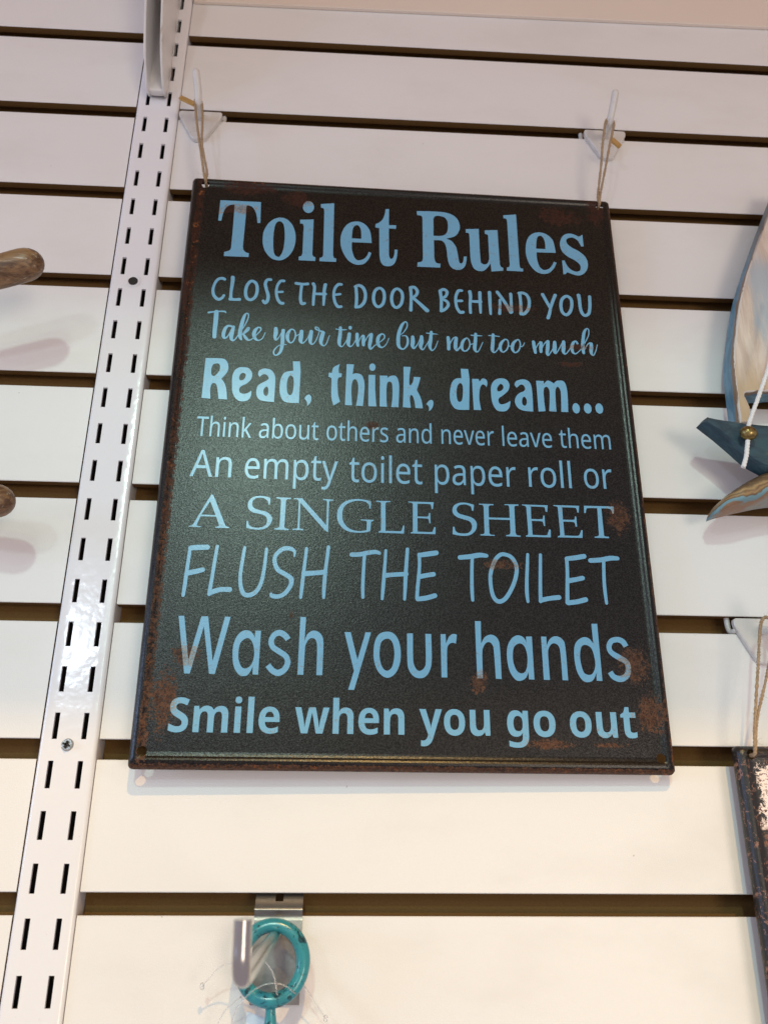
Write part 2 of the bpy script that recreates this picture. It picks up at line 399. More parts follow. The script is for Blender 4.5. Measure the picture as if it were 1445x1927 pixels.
# ------------------------------------------------------------------ slotted upright
upr = thing('slotted_upright', 'white steel upright with two columns of slots between the slat panels', 'upright', (0, 0, 0))
def upright():
    yf = -.0023; xl, xr = -.1593, -.1287; r = .0022; t = .0016
    # cross section of the front sheet with rounded shoulders: (x, y)
    sec = [(xl, .0145)] + [(xl + r - r*math.cos(R(a)), yf + r - r*math.sin(R(a))) for a in (0, 22, 45, 68, 90)]
    cuts = [-.1532, -.1504, -.1376, -.1348]
    sec += [(c_, yf) for c_ in cuts]
    sec += [(xr - r + r*math.cos(R(a)), yf + r - r*math.sin(R(a))) for a in (90, 68, 45, 22, 0)] + [(xr, .0145)]
    zs = [-.16]; slots = []
    z = .0391 - 8*.02539
    while z < .78:
        a, b = z - .0141, z
        if a > -.155: zs += [a, b]; slots.append((a, b))
        z += .02539
    zs.append(.80); zs = sorted(zs)
    bm = bmesh.new(); G = [[bm.verts.new((x, y, zz_)) for (x, y) in sec] for zz_ in zs]
    iL, iR = 6, 8
    sset = {round(a, 5) for a, b in slots}
    for i in range(len(zs)-1):
        for j in range(len(sec)-1):
            hole = j in (iL, iR) and round(zs[i], 5) in sset
            if hole:
                x0, x1 = sec[j][0], sec[j+1][0]; a, b = zs[i], zs[i+1]
                F = [G[i][j], G[i][j+1], G[i+1][j+1], G[i+1][j]]
                B = [bm.verts.new((q.co.x, yf + t, q.co.z)) for q in F]
                for k in range(4): bm.faces.new((F[k], F[(k+1) % 4], B[(k+1) % 4], B[k]))
            else: bm.faces.new((G[i][j], G[i][j+1], G[i+1][j+1], G[i+1][j]))
    bmesh.ops.recalc_face_normals(bm, faces=bm.faces[:])
    return frm('slotted_channel', bm, M_POW, upr, smooth=True, ang=30)
chan = upright()
# added sheet coloured as shade behind the channel, so the slots look into an unlit hollow
bm = bmesh.new(); boxv(bm, -.1590, -.1290, .0130, .0142, -.16, .80); frm('slot_shade_sheet', bm, M_DRK, upr)
def evaluated(o):
    dg = bpy.context.evaluated_depsgraph_get(); me = bpy.data.meshes.new_from_object(o.evaluated_get(dg)); o.modifiers.clear(); old = o.data; o.data = me
    bpy.data.meshes.remove(old)
def cyl(name, loc, r, depth, seg=28, r2=None):
    bm = bmesh.new(); bmesh.ops.create_cone(bm, cap_ends=True, segments=seg, radius1=r, radius2=r2 or r, depth=depth)
    bmesh.ops.rotate(bm, verts=bm.verts[:], matrix=Matrix.Rotation(R(90), 3, 'X')); bmesh.ops.translate(bm, verts=bm.verts[:], vec=loc)
    o = frm(name, bm, M_DRK); return o
# pressed dimple with a disc coloured as the screw hole's shade, and the fixing screw lower down
def dimple(z):
    bm = bmesh.new(); rings = []
    for rr, y in ((.0048, -.00262), (.0042, -.00275), (.0034, -.0024), (.0030, -.0016)):
        rings.append([bm.verts.new((-.1440 + rr*math.cos(a), y, z + rr*math.sin(a))) for a in [2*math.pi*k/28 for k in range(28)]])
    for A, B in zip(rings, rings[1:]):
        for k in range(28): bm.faces.new((A[k], A[(k+1) % 28], B[(k+1) % 28], B[k]))
    bmesh.ops.recalc_face_normals(bm, faces=bm.faces[:])
    return frm('pressed_dimple', bm, M_POW, upr, smooth=True)
dimple(.3752)
bm = bmesh.new(); bmesh.ops.create_cone(bm, cap_ends=True, segments=24, radius1=.0031, radius2=.0031, depth=.0004)
bmesh.ops.rotate(bm, verts=bm.verts[:], matrix=Matrix.Rotation(R(90), 3, 'X')); bmesh.ops.translate(bm, verts=bm.verts[:], vec=(-.1440, -.0025, .3752))
frm('hole_shade_disc', bm, M_DRK, upr)
sh = bmesh.new()
for rr, y0, y1 in ((.0033, -.0042, -.0022),):
    bmesh.ops.create_cone(sh, cap_ends=True, segments=28, radius1=.0034, radius2=.0027, depth=.0016)
    bmesh.ops.rotate(sh, verts=sh.verts[:], matrix=Matrix.Rotation(R(90), 3, 'X')); bmesh.ops.translate(sh, verts=sh.verts[:], vec=(-.1443, -.0031, .0728))
so = frm('screw', sh, M_SCR, upr, smooth=True, ang=35)
cut = bmesh.new()
for a in (20, 110):
    q = bmesh.new(); boxv(q, -.0019, .0019, -.0012, .0012, -.00045, .00045)
    bmesh.ops.rotate(q, verts=q.verts[:], matrix=Matrix.Rotation(R(a), 3, 'Y')); bmesh.ops.translate(q, verts=q.verts[:], vec=(-.1443, -.0044, .0728))
    me_ = bpy.data.meshes.new('q'); q.to_mesh(me_); q.free(); cut.from_mesh(me_); bpy.data.meshes.remove(me_)
frm('recess_shade_bars', cut, M_DRK, upr)  # dark bars painted for the shade of the cross recess

# ------------------------------------------------------------------ shelf bracket hooked in the upright
brk = thing('shelf_bracket', 'white steel channel bracket hooked into the upright at the top', 'bracket')
def flange(x0, x1):
    P = [(-.0030, .5405), (-.0060, .5378), (-.0110, .5372), (-.0165, .5392), (-.0225, .5440), (-.0300, .5525), (-.0365, .5650), (-.0445, .5855), (-.0560, .6170), (-.0680, .6500), (-.0820, .6900), (-.0850, .6990), (-.0030, .6990)]
    P = [(a, b) for a, b in crom(P[:11], 4)] + P[11:]
    bm = bmesh.new(); n_ = len(P)
    A = [bm.verts.new((x0, y, z)) for y, z in P]; B = [bm.verts.new((x1, y, z)) for y, z in P]
    bm.faces.new(A); bm.faces.new(B[::-1])
    for k in range(n_): bm.faces.new((A[k], B[k], B[(k+1) % n_], A[(k+1) % n_]))
    bmesh.ops.recalc_face_normals(bm, faces=bm.faces[:])
    es = [e for e in bm.edges if abs(e.verts[0].co.x - e.verts[1].co.x) < 1e-6]
    bmesh.ops.bevel(bm, geom=es, offset=.0005, segments=2, affect='EDGES')
    return frm('flange', bm, M_BRK, brk, smooth=True, ang=40)
flange(-.1510, -.1495); flange(-.1393, -.1378)
# curved web that closes the channel at the wall side
bm = bmesh.new()
Pw = [(-.0050, .5396), (-.0095, .5386), (-.0110, .5405), (-.0100, .5500), (-.0085, .5650), (-.0075, .5900), (-.0070, .6990)]
rows = []
for y, z in crom(Pw, 4): rows.append([bm.verts.new((x, y + dy, z)) for x, dy in ((-.1496, -.0012), (-.1487, -.0002), (-.1470, 0), (-.1420, 0), (-.1401, -.0002), (-.1392, -.0012))])
for A, B in zip(rows, rows[1:]):
    for k in range(5): bm.faces.new((A[k], A[k+1], B[k+1], B[k]))
frm('web', bm, M_BRK, brk, smooth=True)
for zz_ in (.5665, .5919, .6173, .6427):
    for xx_ in (-.1393,):
        bm = bmesh.new()
        P = [(-.0035, zz_+.0115), (.0040, zz_+.0115), (.0040, zz_-.0015), (.0012, zz_-.0045), (-.0012, zz_-.0045), (-.0022, zz_+.0010), (-.0035, zz_+.0035)]
        n_ = len(P); A = [bm.verts.new((xx_+.0001, y, z)) for y, z in P]; B = [bm.verts.new((xx_+.0018, y, z)) for y, z in P]
        bm.faces.new(A); bm.faces.new(B[::-1])
        for k in range(n_): bm.faces.new((A[k], B[k], B[(k+1) % n_], A[(k+1) % n_]))
        bmesh.ops.recalc_face_normals(bm, faces=bm.faces[:])
        frm('tooth', bm, M_BRK, brk)

# ------------------------------------------------------------------ tin sign
# pose of the sign: centre and small turns measured from its corners
SW, SH = .293, .392
rx, ry, rz = 0.0053, -0.0012, 0.0194
SIGN_M = Matrix.Translation((.0379, -.0169, .2556)) @ (Matrix.Rotation(rz, 4, 'Z') @ Matrix.Rotation(ry, 4, 'Y') @ Matrix.Rotation(rx, 4, 'X'))
def tin_plate(name, W_, H_, mat, parent, holes):
    hw, hh = W_/2, H_/2
    # (inset from the outer edge, y; negative y is towards the viewer; ridge top at y = 0, sunk face at y = .0013)
    prof = [(.0010, .0075), (.0002, .0066), (.0000, .0050), (.0003, .0034), (.0010, .0019), (.0020, .0008), (.0032, .0002), (.0045, .0000), (.0055, .0003), (.0066, .0009), (.0078, .00118), (.0088, .0013)]
    bm = bmesh.new(); rings = []
    for s, y in prof:
        r = max(.0029 - s*.25, .0010)
        rings.append([bm.verts.new((x, y, z)) for x, z in rrect(-hw+s, hw-s, -hh+s, hh-s, r, 6)])
    n_ = len(rings[0])
    for A, B in zip(rings, rings[1:]):
        for k in range(n_): bm.faces.new((A[k], A[(k+1) % n_], B[(k+1) % n_], B[k]))
    bm.faces.new(rings[-1])
    bmesh.ops.recalc_face_normals(bm, faces=bm.faces[:])
    if sum(f.normal.y*f.calc_area() for f in bm.faces) > 0: bmesh.ops.reverse_faces(bm, faces=bm.faces[:])
    o = frm(name, bm, mat, smooth=True)
    so_ = o.modifiers.new('s', 'SOLIDIFY'); so_.thickness = .0006; so_.offset = -1
    cs = []
    for (u, v) in holes:
        c_ = cyl('c', (u/1000, .002, v/1000), .0026, .03); cs.append(c_)
        b = o.modifiers.new('b', 'BOOLEAN'); b.operation = 'DIFFERENCE'; b.object = c_; b.solver = 'EXACT'
    bpy.context.view_layer.update(); evaluated(o)
    for c_ in cs: bpy.data.objects.remove(c_)
    o.data.set_sharp_from_angle(angle=R(50)); o.parent = parent
    for p in o.data.polygons:                # the sunk face is truly flat
        if p.area > 2e-5 or abs(p.normal.y) > .9995: p.use_smooth = False
    return o
sign = thing('tin_sign', 'black metal sign with ten lines of blue lettering about toilet rules', 'sign')
sign.matrix_world = SIGN_M
HOLES = [(-136.9, 189.2), (138.2, 188.8), (138.3, -187.6), (-139.2, -187.1)]
tin_plate('embossed_plate', SW, SH, M_TIN, sign, HOLES)

# print outlines on the sign, in tenths of a millimetre from its centre
# (glyph kind data: p outline, * marks a corner; s brush stroke x,y,width; o closed stroke; b square ended stroke; e ellipse)
GLYPHS = {
 'toilet rules': [
  'T p -1259,1765* -985,1768* -979,1591* -998,1589* -1005,1636 -1018,1685 -1040,1721 -1058,1731 -1080,1733* -1081,1550 -1083,1386* -1076,1359 -1060,1342 -1040,1336* -1040,1305* -1202,1303* -1203,1336* -1177,1347 -1163,1360 -1160,1381* -1159,1545 -1161,1733* -1185,1731 -1206,1717 -1226,1683 -1235,1639 -1240,1592* -1261,1592*',
  'o p -849,1645 -804,1634 -765,1590 -742,1524 -737,1457 -748,1389 -775,1333 -813,1298 -846,1291 -886,1302 -922,1339 -947,1392 -956,1455 -952,1525 -926,1589 -891,1628 / -849,1614 -830,1601 -818,1568 -811,1501 -811,1428 -820,1360 -836,1323 -850,1320 -868,1333 -879,1369 -885,1441 -885,1520 -878,1583 -865,1607',
  'i e -661,1748,38,51',
  '+ p -714,1636* -622,1645* -621,1355* -614,1338 -599,1331* -600,1301* -710,1300* -710,1331* -695,1335 -687,1354* -687,1583* -692,1598 -701,1604 -712,1604*',
  'l p -578,1779* -486,1794* -483,1358* -476,1334 -461,1330* -461,1302* -572,1301* -572,1329* -557,1334 -549,1351* -552,1717* -556,1739 -565,1747 -576,1749*',
  'e p -326,1648 -288,1638 -255,1606 -234,1558 -225,1473* -359,1471* -357,1408 -343,1355 -326,1329 -306,1325 -277,1338 -257,1363 -244,1399* -226,1389* -242,1343 -271,1302 -305,1288 -340,1292 -380,1319 -413,1374 -432,1434 -436,1495 -427,1551 -405,1602 -371,1636 / -360,1503* -296,1503* -297,1560 -305,1596 -318,1614 -331,1616 -345,1606 -355,1581 -358,1543',
  't p -132,1767* -108,1769* -109,1631* -59,1633* -60,1603* -109,1603* -108,1382* -101,1355 -91,1350 -79,1362 -71,1393 -70,1428* -50,1428* -54,1373 -66,1324 -88,1296 -121,1288 -148,1298 -165,1330 -172,1378* -175,1602* -201,1605* -200,1635* -175,1649 -150,1682 -137,1727',
  'R p 83,1765* 201,1770 278,1767 334,1747 369,1708 381,1652 372,1608 345,1568 284,1542* 319,1526 348,1482 359,1427 365,1373 372,1346 385,1343 396,1362 400,1400* 421,1402* 417,1358 406,1321 383,1295 353,1288 323,1297 301,1326 290,1380 284,1459 273,1501 248,1525 199,1524* 199,1380* 207,1344 221,1333 240,1333* 238,1299* 83,1297* 85,1332* 107,1338 118,1348 122,1369* 123,1685* 121,1717 109,1729 86,1730* / 197,1561* 254,1565 285,1586 298,1634 295,1691 275,1724 237,1734 211,1729 199,1709*',
  'u p 421,1633* 512,1641* 514,1388 523,1352 543,1344 563,1358 575,1392* 575,1584* 571,1596 553,1602* 553,1631* 642,1640* 646,1354* 653,1330 668,1325* 666,1300* 586,1289* 583,1356* 559,1318 533,1292 498,1288 468,1306 452,1348 446,1396* 445,1575* 443,1594 435,1601 421,1603*',
  'l p 689,1770* 780,1784* 781,1356* 787,1329 805,1326* 803,1302* 691,1302* 693,1329* 707,1333 714,1349* 714,1713* 711,1735 701,1744 689,1744*',
  'e p 931,1639 972,1632 1007,1606 1030,1563 1040,1472* 905,1468* 906,1407 918,1352 937,1328 957,1324 986,1338 1008,1367 1021,1397* 1039,1389* 1019,1343 986,1305 950,1291 910,1297 876,1325 846,1378 832,1439 832,1501 844,1564 867,1606 897,1630 / 904,1499* 970,1499* 970,1553 962,1590 948,1609 932,1608 918,1594 910,1555',
  's p 1210,1622* 1226,1627 1232,1636* 1240,1637* 1240,1539* 1222,1538* 1211,1569 1193,1596 1168,1610 1142,1605 1122,1588 1125,1557 1151,1527 1205,1494 1243,1453 1258,1398 1246,1342 1215,1304 1178,1292 1139,1302 1109,1315* 1095,1299* 1080,1297* 1079,1410* 1096,1412* 1111,1370 1136,1338 1166,1324 1192,1330 1204,1352 1201,1382 1173,1414 1119,1448 1086,1486 1074,1535 1080,1579 1101,1621 1134,1641 1170,1641',
 ],
 'close the door': [
  'C s -1183,1118,20 -1200,1125,22 -1226,1115,20 -1245,1079,18 -1252,1028,19 -1241,986,21 -1214,960,22 -1191,971,19 -1179,993,17',
  'L s -1132,1137,25 -1131,1100,24 -1135,1021,19 -1133,971,22 / -1135,967,26 -1108,964,19 -1078,967,23',
  'O o -1008,1115,21 -977,1095,21 -968,1045,21 -977,994,21 -1005,968,21 -1033,984,21 -1042,1033,21 -1033,1085,21',
  'S s -886,1133,22 -907,1130,20 -918,1099,21 -909,1056,21 -895,1006,22 -898,967,22 -912,949,22 -925,965,19',
  'E s -799,1128,21 -820,1125,20 -839,1089,18 -844,1038,18 -834,988,20 -815,957,21 -798,953,22 / -842,1037,17 -804,1042,18',
  'T s -718,1114,22 -675,1110,20 -643,1114,22 / -681,1106,20 -685,1047,18 -685,990,20 -675,958,22 -658,961,21',
  'H s -606,1117,23 -597,1089,20 -600,1016,20 -601,952,16 / -527,1115,23 -533,1063,21 -533,1006,20 -534,955,14 / -597,1038,18 -525,1041,22',
  'E s -422,1123,20 -442,1121,21 -463,1089,19 -470,1038,18 -460,981,20 -441,948,21 -420,949,20 / -467,1038,18 -428,1046,18',
  'D s -326,1111,20 -320,1042,21 -320,992,21 -323,956,20 / -330,1111,20 -303,1122,23 -275,1099,23 -262,1049,21 -269,995,22 -294,959,22 -323,950,21',
  'O o -172,1109,21 -145,1089,21 -137,1038,21 -147,987,21 -174,961,21 -198,977,21 -209,1023,21 -200,1082,21',
  'O o -54,1110,21 -25,1089,21 -17,1045,21 -28,990,21 -56,962,21 -80,980,21 -90,1030,21 -80,1085,21',
  'R s 36,1125,23 40,1049,20 37,947,22 / 36,1125,23 61,1129,23 81,1102,21 74,1069,21 48,1045,20 / 51,1046,20 93,1005,23 144,950,29',
  'B s 233,1107,23 240,1046,21 238,959,21 / 233,1111,22 258,1124,22 279,1106,22 272,1073,20 250,1050,20 280,1026,20 284,997,21 264,967,21 238,953,23',
  'E s 378,1121,20 356,1118,22 340,1081,20 336,1037,20 342,986,20 361,951,23 382,951,23 / 340,1037,19 376,1040,20',
  'H s 432,1116,24 436,1080,22 431,1007,20 432,949,19 / 500,1113,23 499,1054,22 499,996,20 499,953,16 / 436,1040,19 503,1040,23',
  'I s 565,1118,24 565,1058,23 565,1000,20 566,948,17',
  'N s 633,1062,18 630,1003,19 626,953,21 / 618,1124,23 659,1056,22 702,968,25 / 708,1114,22 708,1052,20 706,972,24',
  'D s 769,1121,23 772,1055,20 770,964,23 / 765,1123,22 793,1126,22 820,1106,22 831,1059,22 820,1000,22 793,963,23 769,959,23',
  'Y s 925,1123,23 946,1073,22 970,1019,22 / 1011,1122,23 989,1068,22 972,1016,20 961,971,22 950,938,23',
  'O o 1087,1118,22 1116,1097,22 1118,1046,22 1102,994,22 1074,969,22 1049,991,22 1044,1042,22 1055,1090,22',
  'U s 1171,1130,26 1174,1086,23 1175,1027,22 1186,984,23 1207,971,22 1231,994,22 1242,1053,22 1246,1123,22',
 ],
 'take your time': [
  'T s -1266,856,14 -1235,863,11 -1194,869,10 -1165,869,11 -1157,860,8 / -1217,864,29 -1216,792,29 -1217,723,26 -1215,675,25',
  'a s -1107,757,14 -1134,762,15 -1152,741,21 -1160,706,23 -1158,678,20 -1147,669,13 -1131,687,8 -1114,729,6 / -1101,757,18 -1107,715,26 -1110,674,23 -1100,655,14 -1083,665,8 -1066,700,6 -1058,718,6',
  'k s -1060,711,6 -1035,761,6 -1015,818,8 -1012,853,8 -1024,863,9 -1037,844,18 -1048,795,24 -1056,732,25 -1056,691,24 -1047,665,14 / -1042,702,6 -1021,737,10 -1006,752,19 -1012,731,14 -1037,705,8 / -1034,702,13 -1017,676,19 -999,661,10 -979,671,6',
  'e s -979,671,6 -950,707,6 -928,739,8 -929,756,10 -944,760,11 -963,737,22 -968,702,23 -956,672,18 -935,664,8 -913,681,6 -898,723,5',
  'y s -833,758,23 -831,723,27 -835,696,21 -828,674,14 -812,690,6 -793,732,6 / -785,747,22 -786,698,24 -786,643,23 -795,588,18 -817,561,10 -834,566,9 -836,593,8 -812,628,6 -783,643,6 -760,641,5',
  'o o -736,756,10 -755,721,22 -753,679,19 -734,656,9 -715,674,9 -705,716,9 -715,750,8',
  '+ s -704,706,6 -682,724,6',
  'u s -668,746,23 -670,704,28 -671,673,23 -656,658,9 -633,686,6 -614,735,6 / -606,748,23 -610,701,25 -609,666,19 -594,653,9 -574,682,6 -556,745,6 -560,773,8 -578,784,6 -579,770,10 -562,759,9 -532,750,15',
  'r s -530,743,24 -540,698,27 -541,663,19 -523,645,8 -506,665,6 -489,724,5',
  't s -420,787,19 -421,735,23 -426,679,23 -420,652,15 -405,646,6 -385,678,6 -368,717,6 / -449,775,6 -413,771,9 -381,773,5',
  'i e -357,790,11,14',
  '+ s -362,743,22 -365,703,24 -367,668,22 -355,648,10 -337,663,6 -317,705,6',
  'm s -312,744,21 -311,699,22 -306,658,18 / -305,672,6 -288,721,6 -273,736,12 / -270,730,18 -271,694,22 -270,663,18 / -267,674,6 -247,723,6 -229,746,12 / -220,747,21 -226,696,24 -231,655,19 -222,637,11 -199,663,6',
  'e s -199,663,6 -163,693,6 -137,722,8 -137,746,9 -155,752,12 -175,727,21 -178,685,22 -166,658,17 -145,654,8 -122,681,6 -107,724,5',
  'b s -41,748,6 -14,770,6 10,814,8 11,846,8 -2,854,10 -23,826,20 -41,769,23 -47,713,24 -44,671,22 -30,651,15 -9,649,9 12,681,14 15,723,15 3,747,9 -20,746,6',
  'u s 48,742,22 48,704,27 45,676,23 56,656,12 81,692,6 96,734,6 / 105,747,22 105,707,26 98,672,22 113,649,9 137,688,6 162,738,6',
  't s 169,786,18 165,738,23 158,682,23 164,655,14 175,646,8 194,670,6 211,720,5 / 136,776,6 172,773,9 209,771,5',
  'n s 278,750,21 281,709,23 280,662,21 / 284,689,6 309,742,8 328,755,10 / 331,748,22 326,705,25 325,670,22 337,655,9 368,693,6',
  'o o 399,751,10 374,723,20 366,679,20 379,653,10 403,662,10 419,698,9 415,736,9',
  '+ s 335,658,6 363,695,7 / 418,704,7 448,712,7',
  't s 460,786,19 456,731,23 450,676,23 460,652,12 477,662,7 505,726,5 / 430,775,7 461,774,9 500,774,5',
  't s 575,788,19 571,729,23 565,674,23 576,651,10 595,668,7 617,708,7 / 546,779,7 576,779,9 617,775,5',
  'o o 653,755,10 625,724,20 618,685,20 632,658,10 658,675,10 672,711,9 670,746,9',
  '+ s 670,703,7 697,708,7',
  'o o 735,757,10 706,728,21 697,685,20 713,658,10 738,675,10 751,715,9 748,746,9',
  '+ s 749,704,7 767,710,7 780,736,5',
  'm s 840,746,22 843,704,23 848,665,19 / 847,689,7 870,729,7 885,747,12 / 891,742,19 886,706,23 885,673,19 / 888,691,7 911,735,7 930,756,10 / 937,755,21 932,709,25 925,665,20 933,650,10 963,695,7 980,735,7',
  'u s 981,751,22 978,711,28 976,678,22 985,668,9 1009,705,7 1029,745,7 / 1041,757,22 1037,714,27 1034,681,22 1046,664,9 1073,696,7 1093,733,7',
  'c s 1132,749,16 1123,766,10 1105,753,19 1093,717,22 1096,682,18 1115,670,9 1145,696,7',
  'h s 1145,696,7 1181,753,7 1211,814,7 1217,855,8 1206,868,9 1186,841,19 1172,777,22 1166,721,24 1168,679,19 / 1177,706,7 1201,746,7 1219,758,12 / 1225,751,22 1222,716,25 1219,683,21 1231,663,9 1249,694,7 1265,746,5',
 ],
 'read think dream': [
  'R p -1257,517* -1163,519 -1130,507 -1113,468 -1116,425 -1149,373* -1126,339 -1112,292 -1104,229* -1156,230* -1167,296 -1177,331 -1194,341 -1207,330 -1211,294 -1206,230* -1259,233* / -1189,482 -1170,477 -1162,453 -1169,422 -1192,392 -1205,393 -1214,408 -1215,450 -1206,474',
  'e p -1019,463 -985,456 -963,423 -965,383 -989,349 -1024,326 -1035,305 -1028,281 -1004,273 -979,281 -960,298* -960,264 -971,236 -996,222 -1027,222 -1054,241 -1075,282 -1081,336 -1083,396 -1070,439 -1045,459 / -1020,422 -1003,415 -1001,397 -1011,375 -1029,367 -1040,377 -1039,398 -1032,414',
  'a p -880,460 -845,450 -822,415 -816,360 -817,224* -877,228 -909,239 -927,271 -927,319 -910,347 -870,373* -858,389 -866,409 -885,419 -903,411 -914,397* -925,416 -921,440 -903,455 / -867,331 -857,316 -855,286 -861,268 -871,265 -882,276 -886,300 -880,321',
  'd p -713,520* -669,522* -662,447* -664,224* -737,225 -766,243 -784,290 -787,356 -779,405 -757,439 -708,453* / -719,417 -705,402 -701,366 -704,305 -714,280 -729,280 -740,304 -744,352 -739,394 -730,413',
  ', p -631,258* -619,279 -603,286 -590,272 -589,245 -596,224 -613,206* -614,232',
  't p -418,516* -424,480 -422,450* -403,447* -405,422* -422,416 -429,397 -427,337 -422,289 -410,245* -449,217* -460,251 -466,305 -467,401 -473,413 -486,420* -485,448* -466,449* -461,478 -451,494',
  'h p -374,517* -328,517* -336,445* -314,453 -281,444 -265,411 -259,357 -267,221* -310,222* -303,276 -298,337 -302,385 -316,410 -331,402 -339,371 -341,322 -335,222* -379,223*',
  'i e -211,503,20,27',
  '+ p -234,446* -192,447* -192,348 -184,222* -233,221* -235,327',
  'n p -163,444* -114,445* -116,428* -94,445 -64,446 -48,419 -41,361 -46,222* -91,222* -84,286 -83,353 -88,392 -102,404 -115,394 -120,363 -121,290 -117,222* -163,223*',
  'k p -13,516* 33,517* 25,450 23,394 32,381* 46,408 52,445* 95,444* 86,404 70,351* 93,300 103,259 107,221* 60,222* 55,269 45,304 32,313 26,291 28,255 32,222* -18,224* -13,387',
  ', p 129,254* 144,274 160,284 173,274 172,244 161,219 146,203* 145,234',
  'd p 354,520* 402,519* 409,443* 399,224* 327,223 298,243 280,292 282,360 294,412 318,443 357,451* / 347,414 362,398 364,355 357,296 343,278 329,286 322,328 328,388',
  'r p 425,448* 466,450* 473,431* 492,454 515,448 523,423 516,393* 502,409 487,408 473,378 466,309 475,226* 428,225* 426,333',
  'e p 607,461 645,455 664,421 656,378 624,342 592,315 589,290 602,273 632,279 665,300* 658,259 637,229 607,222 574,230 549,279 543,347 547,407 572,447 / 605,420 623,409 622,385 602,367 586,368 585,391',
  'a p 752,461 789,449 806,411 809,334 807,230* 746,234 710,253 693,294 703,333 727,360 754,374 765,391 757,415 738,422 710,397* 698,418 709,445 / 756,334 768,319 769,289 758,270 743,276 739,301 746,327',
  'm p 839,455* 889,455* 888,432* 912,459 939,451 953,439* 974,460 1013,462 1032,430 1037,361 1032,236* 987,236* 994,359 989,402 975,417 961,392 957,324 956,236* 910,237* 921,356 918,399 902,413 885,393 882,320 886,236* 841,232*',
  '. e 1085,266,24,37',
  '. e 1160,268,25,36',
  '. e 1235,271,25,37',
 ],
 'single sheet': [
  'A p -1148,-407* -1137,-411* -1053,-601* -1043,-606 -1031,-610* -1033,-615* -1110,-616* -1111,-610* -1094,-606 -1090,-599* -1111,-546* -1200,-547* -1218,-602* -1212,-608 -1193,-609* -1195,-615* -1263,-614* -1262,-608* -1247,-605 -1238,-597* -1160,-430* / -1152,-451* -1197,-536* -1115,-537*',
  'S p -804,-417* -804,-460* -814,-460* -818,-439 -840,-422 -863,-418 -890,-424 -906,-442 -907,-467 -892,-487 -858,-498 -818,-509 -795,-529 -787,-550 -795,-583 -819,-608 -846,-618 -879,-620 -912,-616 -933,-610* -934,-567* -925,-567* -919,-590 -902,-603 -874,-608 -841,-603 -820,-584 -816,-557 -828,-533 -862,-521 -902,-512 -925,-495 -933,-468 -928,-440 -907,-417 -874,-407 -841,-408',
  'I p -770,-412* -683,-413* -684,-420* -705,-423 -712,-433* -714,-596* -708,-605 -687,-610* -688,-617* -771,-616* -770,-609* -750,-604 -742,-596* -741,-434* -747,-423 -770,-419*',
  'N p -666,-414* -618,-413* -471,-579* -470,-432* -477,-422 -495,-421* -495,-413* -432,-415* -433,-422* -451,-424 -459,-432* -459,-622* -471,-616 -483,-606* -627,-442* -626,-599* -622,-604 -603,-609* -604,-615* -667,-615* -666,-608* -644,-605 -637,-599* -637,-433* -646,-422 -666,-421*',
  'G p -209,-418* -213,-466* -221,-465* -223,-442 -242,-424 -276,-418 -316,-423 -355,-443 -374,-471 -379,-514 -373,-550 -352,-582 -324,-601 -290,-609 -262,-608 -235,-603* -233,-551* -240,-544 -269,-542* -269,-536* -194,-536* -195,-543* -208,-549 -209,-557* -213,-608* -245,-617 -290,-620 -335,-615 -374,-595 -400,-560 -410,-521 -405,-478 -381,-438 -344,-416 -299,-407 -253,-409',
  'L p -180,-414* -94,-413* -95,-419* -116,-421 -124,-429* -123,-603* -37,-603* -27,-593 -20,-566* -12,-567* -15,-617* -165,-615* -164,-609* -152,-603 -150,-597* -151,-433* -156,-422 -180,-420*',
  'E p 11,-412* 165,-411* 158,-456* 151,-455* 147,-432 136,-424 67,-424* 66,-506* 123,-505 132,-497 135,-481* 142,-481* 143,-547* 136,-547* 133,-527 123,-518 66,-516* 65,-602* 144,-602 156,-593 165,-569* 173,-570* 171,-615* 24,-614* 25,-608* 37,-603 38,-591* 39,-426* 30,-419 12,-417*',
  'S p 407,-419* 402,-458* 392,-457* 388,-433 366,-421 344,-419 318,-426 303,-444 303,-464 317,-479 349,-489 386,-500 410,-518 420,-545 412,-580 386,-608 353,-619 309,-618 273,-611* 276,-564* 286,-565* 290,-588 306,-601 339,-605 368,-599 387,-577 390,-550 377,-527 349,-517 305,-503 280,-480 276,-453 289,-425 319,-410 352,-407 381,-412',
  'H p 436,-411* 526,-411* 524,-418* 502,-420 495,-430* 494,-498* 620,-497* 620,-425* 613,-415 592,-415* 592,-409* 678,-408* 676,-416* 657,-418 651,-427* 650,-592* 658,-605 680,-608* 678,-615* 592,-614* 593,-607* 611,-603 619,-593* 621,-510* 493,-510* 493,-597* 500,-606 524,-608* 524,-614* 438,-614* 440,-607* 458,-604 464,-594* 465,-431* 458,-419 437,-417*',
  'E p 699,-407* 856,-407* 850,-451* 841,-449* 837,-426 826,-419 752,-418* 750,-499* 812,-498 821,-491 824,-475* 832,-475* 832,-541* 824,-541* 820,-520 811,-512 752,-511* 752,-600* 831,-601 844,-589 854,-563* 864,-564* 861,-613* 711,-613* 712,-606* 723,-601 727,-589* 724,-422* 713,-414 699,-413*',
  'E p 891,-404* 1049,-404* 1043,-449* 1034,-447* 1031,-425 1018,-417 944,-417* 943,-497* 1006,-496 1015,-489 1017,-474* 1026,-474* 1026,-539* 1017,-540* 1014,-519 1003,-510 944,-509* 945,-598* 1022,-598 1038,-587 1049,-561* 1058,-562* 1053,-610* 903,-611* 905,-604* 917,-599 920,-587* 917,-419* 907,-412 891,-410*',
